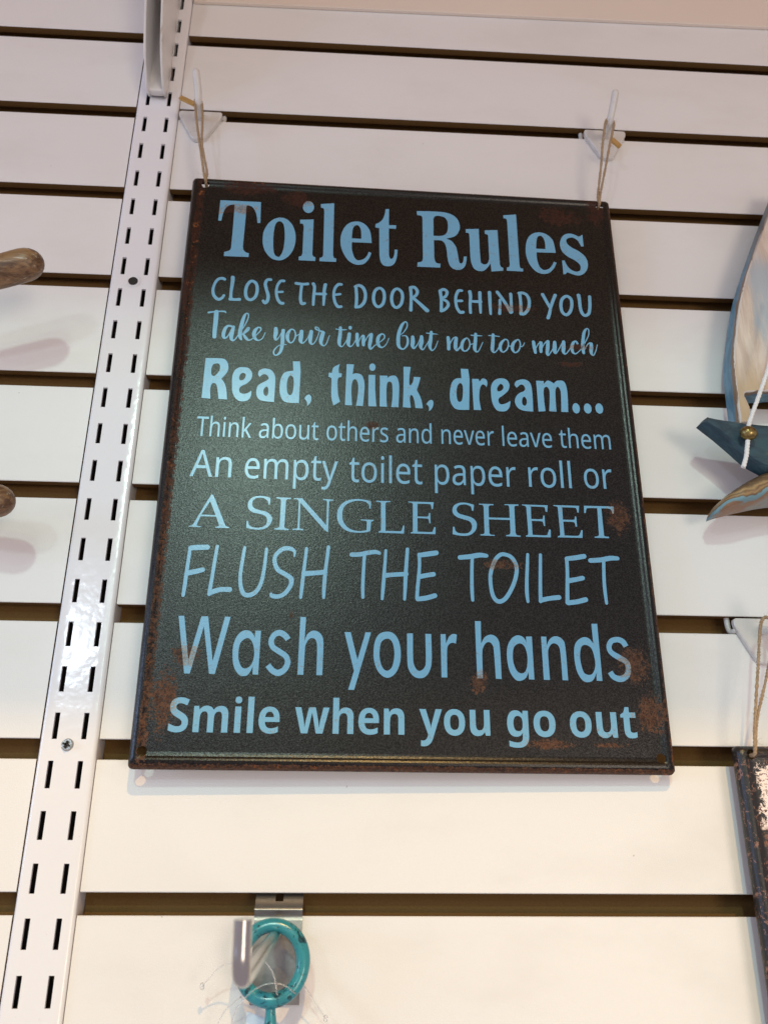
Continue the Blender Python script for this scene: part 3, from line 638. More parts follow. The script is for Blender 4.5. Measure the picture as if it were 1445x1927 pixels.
  'T p 1079,-402* 1263,-401* 1260,-447* 1251,-447* 1244,-424 1232,-416 1185,-415* 1186,-588* 1192,-596 1216,-598* 1214,-607* 1126,-607* 1128,-600* 1148,-596 1155,-587* 1160,-415* 1104,-417 1092,-425 1087,-449* 1077,-449*',
 ],
 'flush the toilet': [
  'F s -1243,-741,19 -1245,-792,20 -1250,-888,21 -1253,-962,22 -1257,-1025,19 / -1239,-743,29 -1199,-739,32 -1147,-736,31 / -1244,-894,30 -1200,-883,30 -1162,-872,28',
  'L s -1090,-729,19 -1097,-809,20 -1105,-911,20 -1111,-978,22 -1114,-1015,21 / -1108,-1005,29 -1058,-987,29 -1002,-984,29',
  'U s -934,-731,17 -941,-804,20 -948,-893,20 -942,-960,22 -923,-1006,26 -890,-1014,27 -853,-991,25 -828,-937,22 -816,-855,20 -809,-736,17',
  'S s -648,-778,8 -649,-747,18 -676,-730,26 -718,-735,26 -753,-771,23 -759,-812,23 -738,-860,27 -695,-886,27 -661,-912,28 -663,-953,25 -693,-1000,25 -730,-1018,25 -763,-1014,26 -770,-1002,14',
  'H s -580,-727,18 -585,-794,19 -592,-876,20 -597,-951,21 -602,-1021,17 / -454,-713,19 -461,-790,20 -468,-866,21 -472,-948,22 -473,-1018,17 / -588,-879,32 -530,-874,28 -470,-866,29',
  'T s -318,-756,27 -275,-754,27 -220,-741,27 -181,-736,26 -158,-743,19 / -245,-758,19 -249,-840,19 -252,-938,20 -251,-1011,18',
  'H s -121,-725,17 -125,-790,18 -131,-877,20 -136,-952,21 -141,-1017,16 / 5,-713,20 0,-786,21 -6,-868,23 -9,-942,21 -13,-1016,16 / -127,-877,30 -75,-871,26 -3,-865,27',
  'E s 73,-743,20 75,-802,19 70,-871,20 62,-946,21 58,-1009,21 / 76,-748,28 127,-739,31 173,-731,30 / 72,-879,29 114,-870,27 155,-862,28 / 63,-1013,27 112,-1005,29 161,-990,28',
  'T s 313,-755,28 373,-748,30 429,-737,30 469,-740,24 / 385,-755,20 380,-838,20 377,-945,21 379,-1011,18',
  'O o 576,-728,24 617,-745,24 643,-795,24 640,-852,24 615,-924,24 570,-996,25 528,-1015,26 499,-984,24 487,-914,22 491,-842,23 518,-769,24 548,-734,24',
  'I s 715,-724,17 709,-793,20 701,-879,21 697,-958,22 700,-1012,17',
  'L s 791,-725,19 784,-827,20 777,-934,21 774,-1008,22 / 779,-1001,29 825,-990,27 883,-982,29',
  'E s 947,-742,22 945,-822,21 937,-930,23 931,-1012,24 / 948,-744,27 998,-737,30 1052,-726,30 / 945,-880,31 987,-872,28 1032,-861,28 / 936,-1013,29 990,-1005,29 1040,-991,29',
  'T s 1090,-751,29 1153,-745,30 1211,-733,30 1253,-733,25 / 1168,-754,20 1162,-838,20 1159,-924,21 1162,-1009,18',
 ],
 'wash your hands': [
  'W p -1271,-1143* -1240,-1142* -1196,-1389* -1146,-1143* -1109,-1142* -1065,-1391* -1016,-1141* -985,-1142* -1048,-1462* -1079,-1461* -1128,-1199* -1182,-1462* -1212,-1462*',
  'a p -813,-1217* -815,-1461* -845,-1460* -846,-1416* -866,-1458 -890,-1470 -919,-1463 -948,-1421 -960,-1357 -959,-1298 -940,-1245 -907,-1218 -874,-1220 -853,-1240 -845,-1259* -844,-1217* / -888,-1260 -861,-1276 -845,-1322 -844,-1368 -856,-1407 -880,-1428 -906,-1421 -925,-1382 -929,-1337 -921,-1287',
  's b -661,-1263,31 -682,-1239,33 -711,-1226,33 -740,-1240,30 -754,-1274,30 -743,-1307,30 -706,-1332,31 -670,-1357,30 -658,-1390,31 -673,-1429,32 -707,-1449,35 -739,-1437,32 -765,-1408,31',
  'h p -599,-1133* -567,-1134* -571,-1270* -558,-1233 -533,-1212 -507,-1212 -480,-1231 -466,-1281 -467,-1457* -499,-1458* -500,-1308 -508,-1265 -528,-1252 -550,-1263 -565,-1296 -567,-1336 -570,-1457* -602,-1457*',
  'y p -351,-1214* -316,-1214* -276,-1368* -233,-1213* -202,-1213* -291,-1534* -324,-1534* -294,-1429*',
  'o p -113,-1206 -76,-1216 -49,-1252 -36,-1313 -40,-1380 -63,-1436 -98,-1463 -131,-1459 -164,-1427 -184,-1372 -187,-1316 -179,-1260 -155,-1220 / -113,-1246 -88,-1258 -74,-1297 -72,-1347 -82,-1398 -101,-1423 -123,-1423 -142,-1399 -153,-1355 -153,-1310 -143,-1265',
  'u p 0,-1214* 33,-1213* 33,-1356 40,-1395 56,-1420 75,-1422 95,-1405 104,-1366 103,-1214* 136,-1214* 137,-1365 122,-1427 97,-1457 67,-1464 34,-1453 9,-1418 1,-1368',
  'r p 189,-1214* 218,-1213* 219,-1266* 238,-1226 261,-1211 282,-1215* 275,-1266* 254,-1262 234,-1274 224,-1308 222,-1457* 190,-1457*',
  'h p 387,-1134* 421,-1134* 418,-1262* 438,-1228 465,-1212 492,-1214 515,-1236 524,-1283 526,-1460* 493,-1459* 489,-1311 483,-1271 467,-1254 447,-1258 429,-1285 422,-1325 421,-1458* 389,-1459*',
  'a p 710,-1216* 710,-1460* 679,-1459* 679,-1418* 661,-1453 630,-1468 601,-1460 573,-1415 562,-1349 566,-1282 589,-1235 621,-1212 651,-1215 670,-1233 677,-1253* 676,-1217* / 638,-1257 664,-1273 677,-1320 675,-1373 663,-1413 639,-1427 613,-1411 597,-1368 596,-1315 607,-1275',
  'n p 763,-1215* 793,-1215* 792,-1267* 809,-1233 834,-1214 861,-1213 887,-1231 899,-1275 901,-1461* 869,-1460* 868,-1310 861,-1269 841,-1253 821,-1257 802,-1284 797,-1324 798,-1460* 763,-1460*',
  'd p 1061,-1134* 1095,-1133* 1096,-1460* 1063,-1460* 1065,-1416* 1045,-1455 1013,-1469 981,-1457 955,-1408 946,-1335 952,-1267 976,-1230 1011,-1213 1041,-1221 1062,-1248* / 1021,-1258 1050,-1279 1062,-1332 1062,-1379 1044,-1419 1020,-1428 994,-1414 981,-1361 981,-1307 995,-1266',
  's b 1251,-1262,31 1235,-1235,33 1206,-1223,32 1170,-1232,30 1152,-1263,30 1161,-1297,30 1199,-1323,33 1241,-1349,31 1252,-1382,31 1240,-1425,32 1204,-1447,35 1164,-1437,32 1145,-1409,31',
 ],
}
FONT = {
 'R': {
  'T': [373, '156,0 156,426 7,426 7,480 366,480 366,426 217,426 217,0'],
  'h': [415, '57,0 57,510 116,510 116,361 113,310 117,310 137,334 164,352 195,362 229,366 260,364 287,358 309,348 328,335 342,317 352,294 359,267 361,234 361,0 302,0 302,230 297,268 282,295 257,312 222,317 194,315 171,309 152,298 139,283 129,264 122,242 118,216 116,186 116,0'],
  'i': [173, '87,420 62,429 55,441 52,457 55,474 62,486 87,495 111,486 119,474 122,457 119,441 111,429', '57,0 57,360 116,360 116,0'],
  'n': [415, '57,0 57,360 105,360 113,311 117,311 138,336 165,353 197,363 230,367 261,365 287,359 309,349 328,335 342,317 352,295 359,267 361,234 361,0 302,0 302,230 297,268 282,295 257,312 222,317 194,315 171,309 153,298 139,283 129,265 122,242 118,216 116,187 116,0'],
  'k': [359, '57,0 57,510 116,510 116,244 115,216 113,185 116,185 128,201 144,221 158,238 273,360 343,360 197,206 353,0 281,0 156,168 116,132 116,0'],
  'a': [377, '144,-7 121,-5 100,0 80,8 63,19 49,34 39,52 33,74 31,100 34,125 41,148 55,167 73,183 97,196 127,206 162,212 203,215 265,217 265,238 260,277 245,301 222,314 190,318 163,316 136,310 89,291 71,335 96,347 126,357 159,364 193,366 224,364 251,359 273,350 291,337 305,321 314,300 320,275 322,245 322,0 279,0 268,51 265,51 241,25 216,7 185,-3', '158,41 200,47 234,66 247,80 256,98 262,119 264,144 264,176 211,174 180,172 154,167 133,161 118,152 98,130 92,99 97,73 110,55 132,44'],
  'b': [413, '228,-7 189,-3 158,9 134,26 116,46 111,46 99,0 57,0 57,510 116,510 116,386 115,344 113,312 116,312 134,333 158,351 189,362 228,366 260,363 288,354 313,340 335,319 353,293 366,261 374,223 376,180 374,137 366,99 353,67 335,40 313,20 288,5 259,-4', '219,42 242,45 261,51 278,62 291,78 302,98 309,121 313,149 315,181 309,240 291,283 260,308 218,317 191,315 169,309 152,298 138,284 129,265 122,242 118,214 116,182 116,179 118,148 122,121 128,97 138,78 151,62 169,51 192,45'],
  'o': [406, '202,-7 179,-5 157,-1 136,6 117,15 100,27 84,42 70,59 58,79 49,101 42,125 38,152 37,181 40,223 48,260 62,292 82,318 106,339 135,355 168,364 204,367 228,365 250,361 271,354 290,345 308,333 324,318 337,301 349,282 358,260 365,236 369,209 370,181 367,139 359,101 345,69 325,42 300,21 271,6 239,-4', '203,42 229,45 251,52 269,63 283,80 295,100 303,123 307,150 309,181 307,211 303,238 295,261 283,281 269,297 251,308 229,315 203,317 177,315 155,308 137,297 123,281 112,261 104,238 100,211 98,181 100,150 104,123 112,100 123,80 138,63 156,52 178,45'],
  'u': [415, '184,-7 153,-5 127,1 104,11 86,25 72,42 61,65 55,92 53,124 53,360 113,360 113,128 118,91 133,64 158,48 193,42 220,44 243,51 262,61 276,76 286,95 293,117 297,143 299,173 299,360 358,360 358,0 310,0 301,48 298,48 277,23 250,6 218,-3'],
  't': [242, '167,-7 140,-4 115,3 94,16 77,37 65,66 62,105 62,314 11,314 11,343 62,366 86,443 121,443 121,360 225,360 225,314 121,314 121,106 125,77 137,57 155,46 177,42 205,44 228,49 228,4 201,-4'],
  'e': [379, '210,-7 185,-5 162,-2 140,5 120,14 101,26 85,40 71,57 59,76 49,98 42,122 38,149 37,177 38,206 42,232 48,257 57,279 68,299 81,316 96,331 112,344 131,354 151,361 173,365 196,367 218,365 239,362 258,355 276,347 305,322 327,290 335,271 340,250 343,228 345,204 345,169 98,169 101,140 107,115 116,93 129,76 146,62 165,52 188,46 213,44 245,45 274,50 328,69 328,17 301,6 274,-1 245,-5', '99,216 283,216 277,257 262,290 234,311 195,318 158,312 129,291 118,276 109,259 103,238'],
  'r': [277, '57,0 57,360 105,360 112,294 115,294 135,322 160,345 190,361 225,367 247,366 267,363 260,308 241,312 221,313 194,309 169,298 147,280 131,256 120,226 116,192 116,0'],
  's': [322, '148,-7 113,-5 83,-1 57,7 35,16 35,70 87,50 118,43 149,41 188,45 214,55 229,72 234,94 227,118 200,140 146,164 86,191 64,206 48,223 38,244 34,271 44,312 72,342 92,353 115,360 140,365 169,367 201,365 231,360 258,353 284,343 264,296 216,312 191,317 165,318 133,315 110,307 95,293 91,275 99,249 129,229 183,206 215,193 242,180 263,165 279,147 288,126 291,99 289,75 282,53 270,35 253,20 231,8 207,0 179,-5'],
  'd': [413, '185,-7 153,-4 124,5 99,20 77,40 60,66 47,98 39,136 37,179 39,223 47,261 60,293 78,319 100,340 125,355 153,364 185,367 223,363 254,351 278,334 297,314 301,314 299,339 297,367 297,510 356,510 356,0 308,0 300,48 297,48 278,27 254,9 223,-3', '194,42 221,44 243,50 261,60 274,74 284,91 292,113 296,138 298,168 298,179 296,210 292,238 285,262 275,282 262,297 244,309 221,315 193,318 171,315 152,308 135,296 122,280 111,259 104,235 100,208 98,178 100,148 104,121 111,98 122,78 135,62 152,51 171,45'],
  'v': [341, '136,0 0,360 63,360 140,148 151,115 162,80 169,52 171,52 179,81 190,116 201,148 278,360 341,360 204,0'],
  'l': [173, '57,0 57,510 116,510 116,0'],
  'm': [628, '57,0 57,360 105,360 113,311 117,311 137,336 162,353 192,363 223,367 262,363 293,352 317,333 333,306 336,306 358,333 386,352 418,363 452,367 481,365 505,359 526,349 543,335 557,317 566,295 572,267 574,234 574,0 515,0 515,232 511,269 497,296 474,312 442,317 418,315 397,309 380,300 367,287 357,270 350,250 346,226 345,199 345,0 286,0 286,232 281,269 268,296 245,312 212,317 187,315 166,309 150,298 137,283 128,265 121,242 117,216 116,187 116,0'],
  'A': [429, '0,0 187,482 242,482 428,0 366,0 308,148 118,148 61,0', '138,202 290,202 236,347 230,367 221,396 214,419 203,378 193,347'],
  'p': [413, '57,-161 57,360 105,360 113,311 116,311 135,333 158,351 189,363 228,367 260,364 288,355 314,341 335,320 353,294 366,262 374,224 376,181 374,137 366,100 353,68 335,41 313,20 288,5 260,-4 228,-7 190,-3 159,9 135,26 116,46 112,46 115,17 116,-13 116,-161', '219,42 249,47 273,60 291,82 305,110 312,143 315,181 313,211 309,237 302,260 291,280 278,296 261,308 241,315 218,317 192,315 171,309 153,300 140,286 130,269 123,247 118,222 116,192 116,181 118,149 122,122 128,98 138,78 151,63 169,51 192,45'],
  'y': [343, '56,-161 28,-160 7,-156 7,-109 25,-111 47,-113 75,-108 97,-95 114,-75 127,-49 146,-1 1,360 64,360 142,155 160,104 172,57 175,57 187,101 206,156 279,360 343,360 187,-50 177,-74 166,-96 153,-115 139,-131 122,-144 103,-154 81,-159'],
 },
 'B': {
  'S': [370, '167,-7 130,-5 95,1 62,10 31,22 31,117 102,90 138,80 175,77 207,81 228,92 240,108 244,128 237,153 217,172 187,189 150,207 114,225 77,253 61,272 48,293 39,319 36,350 39,380 47,407 61,431 80,450 104,466 131,477 163,484 199,486 235,484 270,478 305,467 341,453 308,373 249,394 223,400 195,402 170,398 151,388 140,373 136,353 141,330 158,313 187,296 226,277 260,259 289,241 312,220 329,196 340,168 343,133 340,103 332,76 317,52 297,31 272,15 242,3 206,-4'],
  'm': [660, '52,0 52,367 129,367 142,320 148,320 168,344 194,361 224,370 255,373 292,370 323,360 348,344 366,320 375,320 395,344 421,361 452,370 483,373 512,371 538,365 559,355 577,342 591,323 601,300 607,272 609,239 609,0 509,0 509,214 506,249 495,274 478,289 454,293 420,286 398,265 390,250 385,231 382,209 381,184 381,0 281,0 281,214 277,249 267,274 250,289 226,293 190,286 168,262 161,245 156,224 153,200 152,173 152,0'],
  'i': [205, '103,412 82,415 64,423 52,438 48,461 52,485 64,500 82,508 103,510 123,508 141,500 153,485 157,461 153,438 141,423 123,415', '52,0 52,367 152,367 152,0'],
  'l': [205, '52,0 52,510 152,510 152,0'],
  'e': [397, '218,-7 192,-5 166,-2 143,5 121,14 101,25 83,40 68,56 54,76 44,98 36,123 32,150 30,181 32,212 36,240 42,265 52,288 64,308 78,325 94,340 113,352 133,361 155,368 178,372 203,373 239,371 271,363 300,349 324,330 343,306 357,278 365,245 368,207 368,158 132,158 139,121 157,92 185,74 223,68 257,70 287,75 317,84 347,97 347,19 320,8 290,0 257,-5', '134,225 274,225 269,256 257,280 235,297 204,302 178,298 156,283 141,259'],
  'w': [575, '111,0 7,367 106,367 148,204 157,164 164,119 169,84 171,84 174,109 179,142 184,172 188,191 233,367 343,367 386,191 393,161 399,118 402,84 405,84 410,117 417,163 426,204 470,367 568,367 463,0 354,0 326,128 318,162 307,211 296,258 288,290 285,290 278,258 267,211 256,162 248,127 218,0'],
  'h': [441, '52,0 52,510 152,510 152,406 151,355 148,320 153,320 173,344 198,361 227,370 259,373 288,371 313,365 335,355 355,342 371,323 382,300 389,272 391,239 391,0 291,0 291,214 287,249 276,274 258,289 232,293 194,286 170,262 162,245 157,224 154,200 152,173 152,0'],
  'n': [441, '52,0 52,367 129,367 142,320 148,320 168,344 196,361 227,370 261,373 289,371 314,365 336,355 355,342 371,323 382,300 389,272 391,239 391,0 291,0 291,214 287,249 277,274 258,289 232,293 193,286 169,262 162,245 157,224 154,200 152,173 152,0'],
  'y': [382, '74,-161 45,-160 23,-156 23,-77 41,-79 62,-81 91,-76 112,-61 129,-40 140,-15 146,3 0,367 109,367 179,161 187,130 191,97 193,97 198,130 207,161 275,367 382,367 227,-47 215,-74 201,-97 185,-117 166,-133 145,-145 123,-154 99,-159'],
  'o': [416, '207,-7 182,-5 159,-1 137,6 116,15 97,28 80,43 66,60 53,80 43,103 36,128 32,155 30,184 33,227 42,265 57,297 78,324 104,346 134,361 169,370 209,373 234,372 258,368 280,361 300,351 319,339 336,324 350,307 363,287 373,265 380,240 384,213 385,184 382,141 373,103 358,70 337,43 311,21 281,6 246,-4', '208,74 242,81 266,102 273,117 279,136 282,158 283,184 282,210 279,232 273,250 266,266 242,286 208,293 173,286 150,266 142,250 137,232 133,210 132,184 133,158 137,136 142,117 150,102 174,81'],
  'u': [441, '181,-7 153,-5 127,1 105,11 86,25 70,44 59,67 53,95 50,128 50,367 150,367 150,152 154,118 165,93 183,78 210,73 248,81 272,104 279,122 285,142 288,167 289,194 289,367 389,367 389,0 312,0 299,47 293,47 273,23 245,6 214,-4'],
  'g': [425, '189,-161 152,-160 117,-156 84,-150 52,-140 52,-60 87,-72 122,-81 158,-86 195,-88 229,-83 253,-67 268,-41 273,-5 273,3 274,26 275,48 273,48 252,23 228,6 200,-4 169,-7 138,-4 111,6 87,21 67,43 51,71 39,103 33,140 30,183 33,225 40,263 51,295 68,323 88,345 112,361 140,370 171,373 203,370 232,360 256,343 277,320 280,320 288,367 373,367 373,-1 370,-38 361,-70 347,-97 326,-120 300,-138 269,-151 232,-159', '204,72 237,77 261,94 275,124 279,170 279,182 278,209 275,233 269,252 261,267 238,286 203,292 172,285 150,264 137,230 132,181 137,133 150,99 173,79'],
  't': [291, '178,-7 147,-4 119,4 96,19 78,41 67,73 63,115 63,291 15,291 15,334 71,367 99,445 163,445 163,367 266,367 266,291 163,291 163,115 166,97 175,84 189,76 207,73 239,77 270,85 270,10 230,-2'],
 },
}


def cmesh(name, polys, parent, y, mat):
    """fill closed outlines (in tenths of a millimetre) with their holes, as one flat print"""
    cu = bpy.data.curves.new('c', 'CURVE'); cu.dimensions = '2D'; cu.fill_mode = 'BOTH'
    for P in polys:
        sp = cu.splines.new('POLY'); sp.points.add(len(P)-1); sp.use_cyclic_u = True
        for q, (a, b) in zip(sp.points, P): q.co = (a/100, b/100, 0, 1)
    oc = bpy.data.objects.new('c', cu); COL.objects.link(oc); bpy.context.view_layer.update()
    me = bpy.data.meshes.new_from_object(oc.evaluated_get(bpy.context.evaluated_depsgraph_get()))
    V_ = [(v.co.x/100, v.co.y/100) for v in me.vertices]; F_ = [tuple(p.vertices) for p in me.polygons]
    bpy.data.objects.remove(oc); bpy.data.curves.remove(cu); bpy.data.meshes.remove(me)
    return V_, F_
def smooth_outline(toks):
    P = [tuple(float(c_) for c_ in t.strip('*').split(',')) for t in toks]; C_ = [t.endswith('*') for t in toks]; n_ = len(P)
    if not any(C_): return crom(P, 5, True)
    s = C_.index(True); P = P[s:] + P[:s]; C_ = C_[s:] + C_[:s]; P.append(P[0]); C_.append(True)
    out = []; i = 0
    while i < n_:
        j = i+1
        while not C_[j]: j += 1
        run = P[i:j+1]
        out += [run[0]] if len(run) == 2 else crom(run, 5)[:-1]
        i = j
    return out
def lettering(name, label, items, extra=None):
    """items: traced glyph lines; extra: (polys) already laid out. One flat mesh per line of print."""
    V_, F_ = [], []; lay = [0]
    def add(vs, fs, y):
        b = len(V_); V_.extend((a, y, c_) for a, c_ in vs); F_.extend(tuple(i+b for i in f) for f in fs)
    Y0 = .0013 - .00012
    for it in items:
        ch, kind, rest = it.split(' ', 2)
        if kind == 'p': add(*cmesh('g', [smooth_outline(c_.split()) for c_ in rest.split('/')], sign, 0, M_INK), Y0)
        elif kind == 'e':
            cx, cy, a, b = map(float, rest.split(','))
            P = [(cx + a*math.cos(t), cy + b*math.sin(t)) for t in [2*math.pi*k/32 for k in range(32)]]
            add([(x/1e4, z/1e4) for x, z in P], [tuple(range(32))], Y0)
        else:
            for q, st in enumerate(rest.split('/')):
                P = [tuple(map(float, t.split(','))) for t in st.split()]
                C_ = crom(P, 7, kind == 'o'); n_ = len(C_); y = Y0 - 4e-6*(lay[0] % 12); lay[0] += 1
                L, Rr = [], []
                for i, (a, b, w_) in enumerate(C_):
                    p0 = C_[i-1] if (i or kind == 'o') else C_[0]; p1 = C_[(i+1) % n_] if (i < n_-1 or kind == 'o') else C_[-1]
                    t = Vector((p1[0]-p0[0], p1[1]-p0[1])).normalized(); nn = Vector((-t.y, t.x))*w_/2
                    L.append(((a+nn.x)/1e4, (b+nn.y)/1e4)); Rr.append(((a-nn.x)/1e4, (b-nn.y)/1e4))
                vs = L + Rr; fs = [(i, i+1, n_+i+1, n_+i) for i in range(n_-1)]
                if kind == 'o': fs.append((n_-1, 0, n_, 2*n_-1))
                add(vs, fs, y)
                if kind == 's':
                    for e, (a, b, w_) in ((0, C_[0]), (1, C_[-1])):
                        yy_ = Y0 - 4e-6*(lay[0] % 12); lay[0] += 1
                        add([((a + w_/2*math.cos(t))/1e4, (b + w_/2*math.sin(t))/1e4) for t in [2*math.pi*k/16 for k in range(16)]], [tuple(range(16))], yy_)
    if extra: add(*cmesh('g', extra, sign, 0, M_INK), Y0)
    o = mk(name, V_, F_, M_INK, sign); o['label'] = label
    bm = bmesh.new(); bm.from_mesh(o.data)
    for f in bm.faces:
        if f.normal.y > 0: f.normal_flip()
    bm.to_mesh(o.data); bm.free()
    return o
def set_words(font, size, words, track=0, sx=1.0):
    """words: (text, left mm, right mm, baseline mm) -> outlines in tenths of a millimetre"""
    out = []
    for txt, x0, x1, v in words:
        xs = []; pen = 0
        G_ = []
        for ch in txt:
            g = FONT[font][ch]; cs = [[tuple(map(int, t.split(','))) for t in c_.split()] for c_ in g[1:]]
            for c_ in cs: G_.append([(a+pen, b) for a, b in c_]); xs += [a+pen for a, b in c_]
            pen += g[0] + track
        k = (x1-x0)*10/(max(xs)-min(xs)); kz = size*10/1000
        out += [[(x0*10 + (a-min(xs))*k, v*10 + b*kz) for a, b in c_] for c_ in G_]
    return out
LBL = {'toilet rules': 'large serif title Toilet Rules', 'close the door': 'hand drawn capitals CLOSE THE DOOR BEHIND YOU', 'take your time': 'script line Take your time but not too much',
       'read think dream': 'heavy rounded line Read, think, dream...', 'single sheet': 'serif capitals A SINGLE SHEET', 'flush the toilet': 'marker style capitals FLUSH THE TOILET', 'wash your hands': 'tall line Wash your hands'}
for k_, its in GLYPHS.items(): lettering('lettering', LBL[k_], its)
CAP_R = max(b for c_ in FONT['R']['T'][1:] for b in [int(t.split(',')[1]) for t in c_.split()])
ASC_B = max(b for c_ in FONT['B']['l'][1:] for b in [int(t.split(',')[1]) for t in c_.split()])
lettering('lettering', 'thin line Think about others and never leave them', [], set_words('R', 13.2/CAP_R*1000, [('Think', -127.3, -94.2, -2.75), ('about', -89.6, -53.6, -2.6), ('others', -48.7, -10.9, -2.4), ('and', -6.0, 15.9, -2.2), ('never', 22.0, 54.8, -2.0), ('leave', 60.0, 91.3, -1.9), ('them', 96.0, 128.5, -1.6)]))
lettering('lettering', 'thin line An empty toilet paper roll or', [], set_words('R', 17.3/CAP_R*1000, [('An', -128.6, -104.4, -29.4), ('empty', -96.5, -41.2, -29.5), ('toilet', -34.4, 9.8, -29.6), ('paper', 17.4, 67.2, -29.3), ('roll', 75.0, 101.5, -28.9), ('or', 109.5, 127.1, -28.5)]))
lettering('lettering', 'bold bottom line Smile when you go out', [], set_words('B', 19.05/ASC_B*1000, [('Smile', -127.1, -68.7, -177.1), ('when', -60.6, -1.7, -176.9), ('you', 6.4, 45.0, -176.8), ('go', 54.4, 81.2, -176.9), ('out', 89.2, 126.5, -176.9)]))

# ------------------------------------------------------------------ hooks, twine, clasps
def hook(x, z, label, lean=.0022):
    t = thing('wall_hook', label, 'hook', (x, 0, z), 'white hooks in the grooves')
    P = round_poly([(-.0157, 0), (.0157, 0), (.0157, -.0045), (.0040, -.0272), (-.0040, -.0272), (-.0157, -.0045)], [.0022, .0022, .0016, .0036, .0036, .0016])
    bm = bmesh.new(); extrude_outline(bm, P, -.0004, -.0040, .0007, 0, 0)
    frm('back_plate', bm, M_PLA, t, smooth=True, ang=35)
    bm = bmesh.new()
    pts = crom([(0, -.003, -.0065), (lean*.4, -.011, -.0095), (lean*.9, -.0205, -.0137), (lean, -.0245, -.0125), (lean*.8+.0003, -.0280, -.0070), (lean*.5+.0002, -.0318, -.0010), (lean*.3, -.0345, .0034)], 6)
    rod(bm, pts, .0026, 16); frm('peg', bm, M_PLA, t, smooth=True, ang=50)
    for s in (-1, 1):
        bm = bmesh.new()
        rod(bm, crom([(s*.0135, -.0005, -.0065), (s*.0150, .0030, -.0070), (s*.0158, .0045, -.0040), (s*.0160, .0048, .0030)], 5), .0017, 10)
        frm('groove_clip', bm, M_PLA, t, smooth=True)
    return t
hook(-.1117, .5280, 'white hook beside the slotted upright, holding the left twine')
hook(.1906, .5283, 'white hook above the right corner of the lettered sign', -.0034)
hook(.2482, .1500, 'white hook at the right edge, below the blue striped carving')

def twine(name, P, label, cat, r=.00066, mat=None, parent=None, turns=260, group=None, strands=2):
    """twisted twine: strands wound round a smooth path"""
    C_ = crom(P, 14); bm = bmesh.new()
    for s in range(strands):
        out = []; acc = 0; last = None; rr = []
        for i, p in enumerate(C_):
            p = Vector(p)
            if last is not None: acc += (p-last).length
            last = p
            t = (Vector(C_[min(i+1, len(C_)-1)]) - Vector(C_[max(i-1, 0)])).normalized()
            a = Vector((1, 0, 0)); a = (a - t*a.dot(t)).normalized() if abs(t.x) < .9 else Vector((0, 0, 1)); b = t.cross(a)
            th = acc*turns*2*math.pi/1.0 + s*2*math.pi/strands
            out.append(p + (a*math.cos(th) + b*math.sin(th))*r*.62); rr.append(r*(.9+.2*random.random()))
        tube(bm, out, rr, 8)
    if mat is None:                          # loose fibres
        for _ in range(80):
            p = Vector(random.choice(C_)); d = Vector((random.uniform(-1, 1), random.uniform(-1, .2), random.uniform(-1, 1))).normalized()
            L = random.uniform(.0012, .0048); k = Vector((random.uniform(-1, 1), 0, random.uniform(-1, 1)))*.0012
            tube(bm, [p, p + d*L*.5 + k*.3, p + d*L + k], [.00007, .00005, .00003], 4)
    o = frm(name, bm, mat or M_JUTE, parent, smooth=True)
    if label: tag(o, label, cat, group)
    return o
def sign_pt(u, v, y=-.001): return tuple(SIGN_M @ Vector((u/1000, y, v/1000)))
def dense(P, k=10):
    out = []
    for a, b in zip(P, P[1:]):
        for j in range(k): out.append(tuple(a[q] + (b[q]-a[q])*j/k for q in range(3)))
    return out + [tuple(P[-1])]
hl = sign_pt(-136.9, 191.6, .0000); hb = sign_pt(-136.9, 190.9, .0060)
twine('twine_loop', [hb, hl, sign_pt(-138.2, 196, -.0012), (-.1052, -.0235, .4760), (-.1085, -.0236, .4930), (-.1108, -.0238, .5075), (-.1120, -.0240, .5145), (-.1107, -.0232, .5190), (-.1078, -.0228, .5165), (-.1062, -.0232, .5080), (-.1050, -.0236, .4930), (-.1035, -.0238, .4750), sign_pt(-136.6, 199, -.0012), hl, hb],
      'jute twine loop from the left hook down to the sign corner', 'twine', group='twine loops holding the signs')
hr = sign_pt(138.2, 191.2, .0000); hb = sign_pt(138.2, 190.5, .0060)
twine('twine_loop', [hb, hr, sign_pt(137.4, 198, -.0012), (.1771, -.0236, .4740), (.1798, -.0240, .4930), (.1828, -.0244, .5095), (.1842, -.0246, .5150), (.1873, -.0240, .5182), (.1901, -.0238, .5140), (.1884, -.0240, .5060), (.1850, -.0242, .4930), (.1800, -.0238, .4720), sign_pt(138.8, 197, -.0012), hr, hb],
      'jute twine loop from the right hook down to the sign corner', 'twine', group='twine loops holding the signs')
twine('twine_loop', [(.2250, -.0150, .0700), (.2250, -.0205, .0712), (.2262, -.0225, .0850), (.2330, -.0235, .1180), (.2372, -.0240, .1380), (.2400, -.0245, .1445), (.2440, -.0240, .1440), (.2440, -.0238, .1360), (.2380, -.0235, .1150), (.2280, -.0225, .0880), (.2252, -.0205, .0715), (.2250, -.0150, .0700)],
      'jute twine loop holding the chipped picture sign at the right edge', 'twine', group='twine loops holding the signs')
def clasp(a, b, wd, label):
    a, b = Vector(a), Vector(b); bm = bmesh.new(); boxv(bm, 0, (b-a).length, -.0009, .0009, -wd/2, wd/2)
    bmesh.ops.bevel(bm, geom=bm.edges[:], offset=.0003, segments=2, affect='EDGES')
    d = (b-a).normalized(); y = Vector((0, 1, 0)); zz_ = d.cross(y).normalized(); y = zz_.cross(d)
    bmesh.ops.transform(bm, matrix=Matrix((d, y, zz_)).transposed().to_4x4(), verts=bm.verts[:]); bmesh.ops.translate(bm, verts=bm.verts[:], vec=a)
    tag(frm('metal_crimp', bm, M_BRS, smooth=True, ang=40), label, 'crimp', 'brass crimps on the twine')
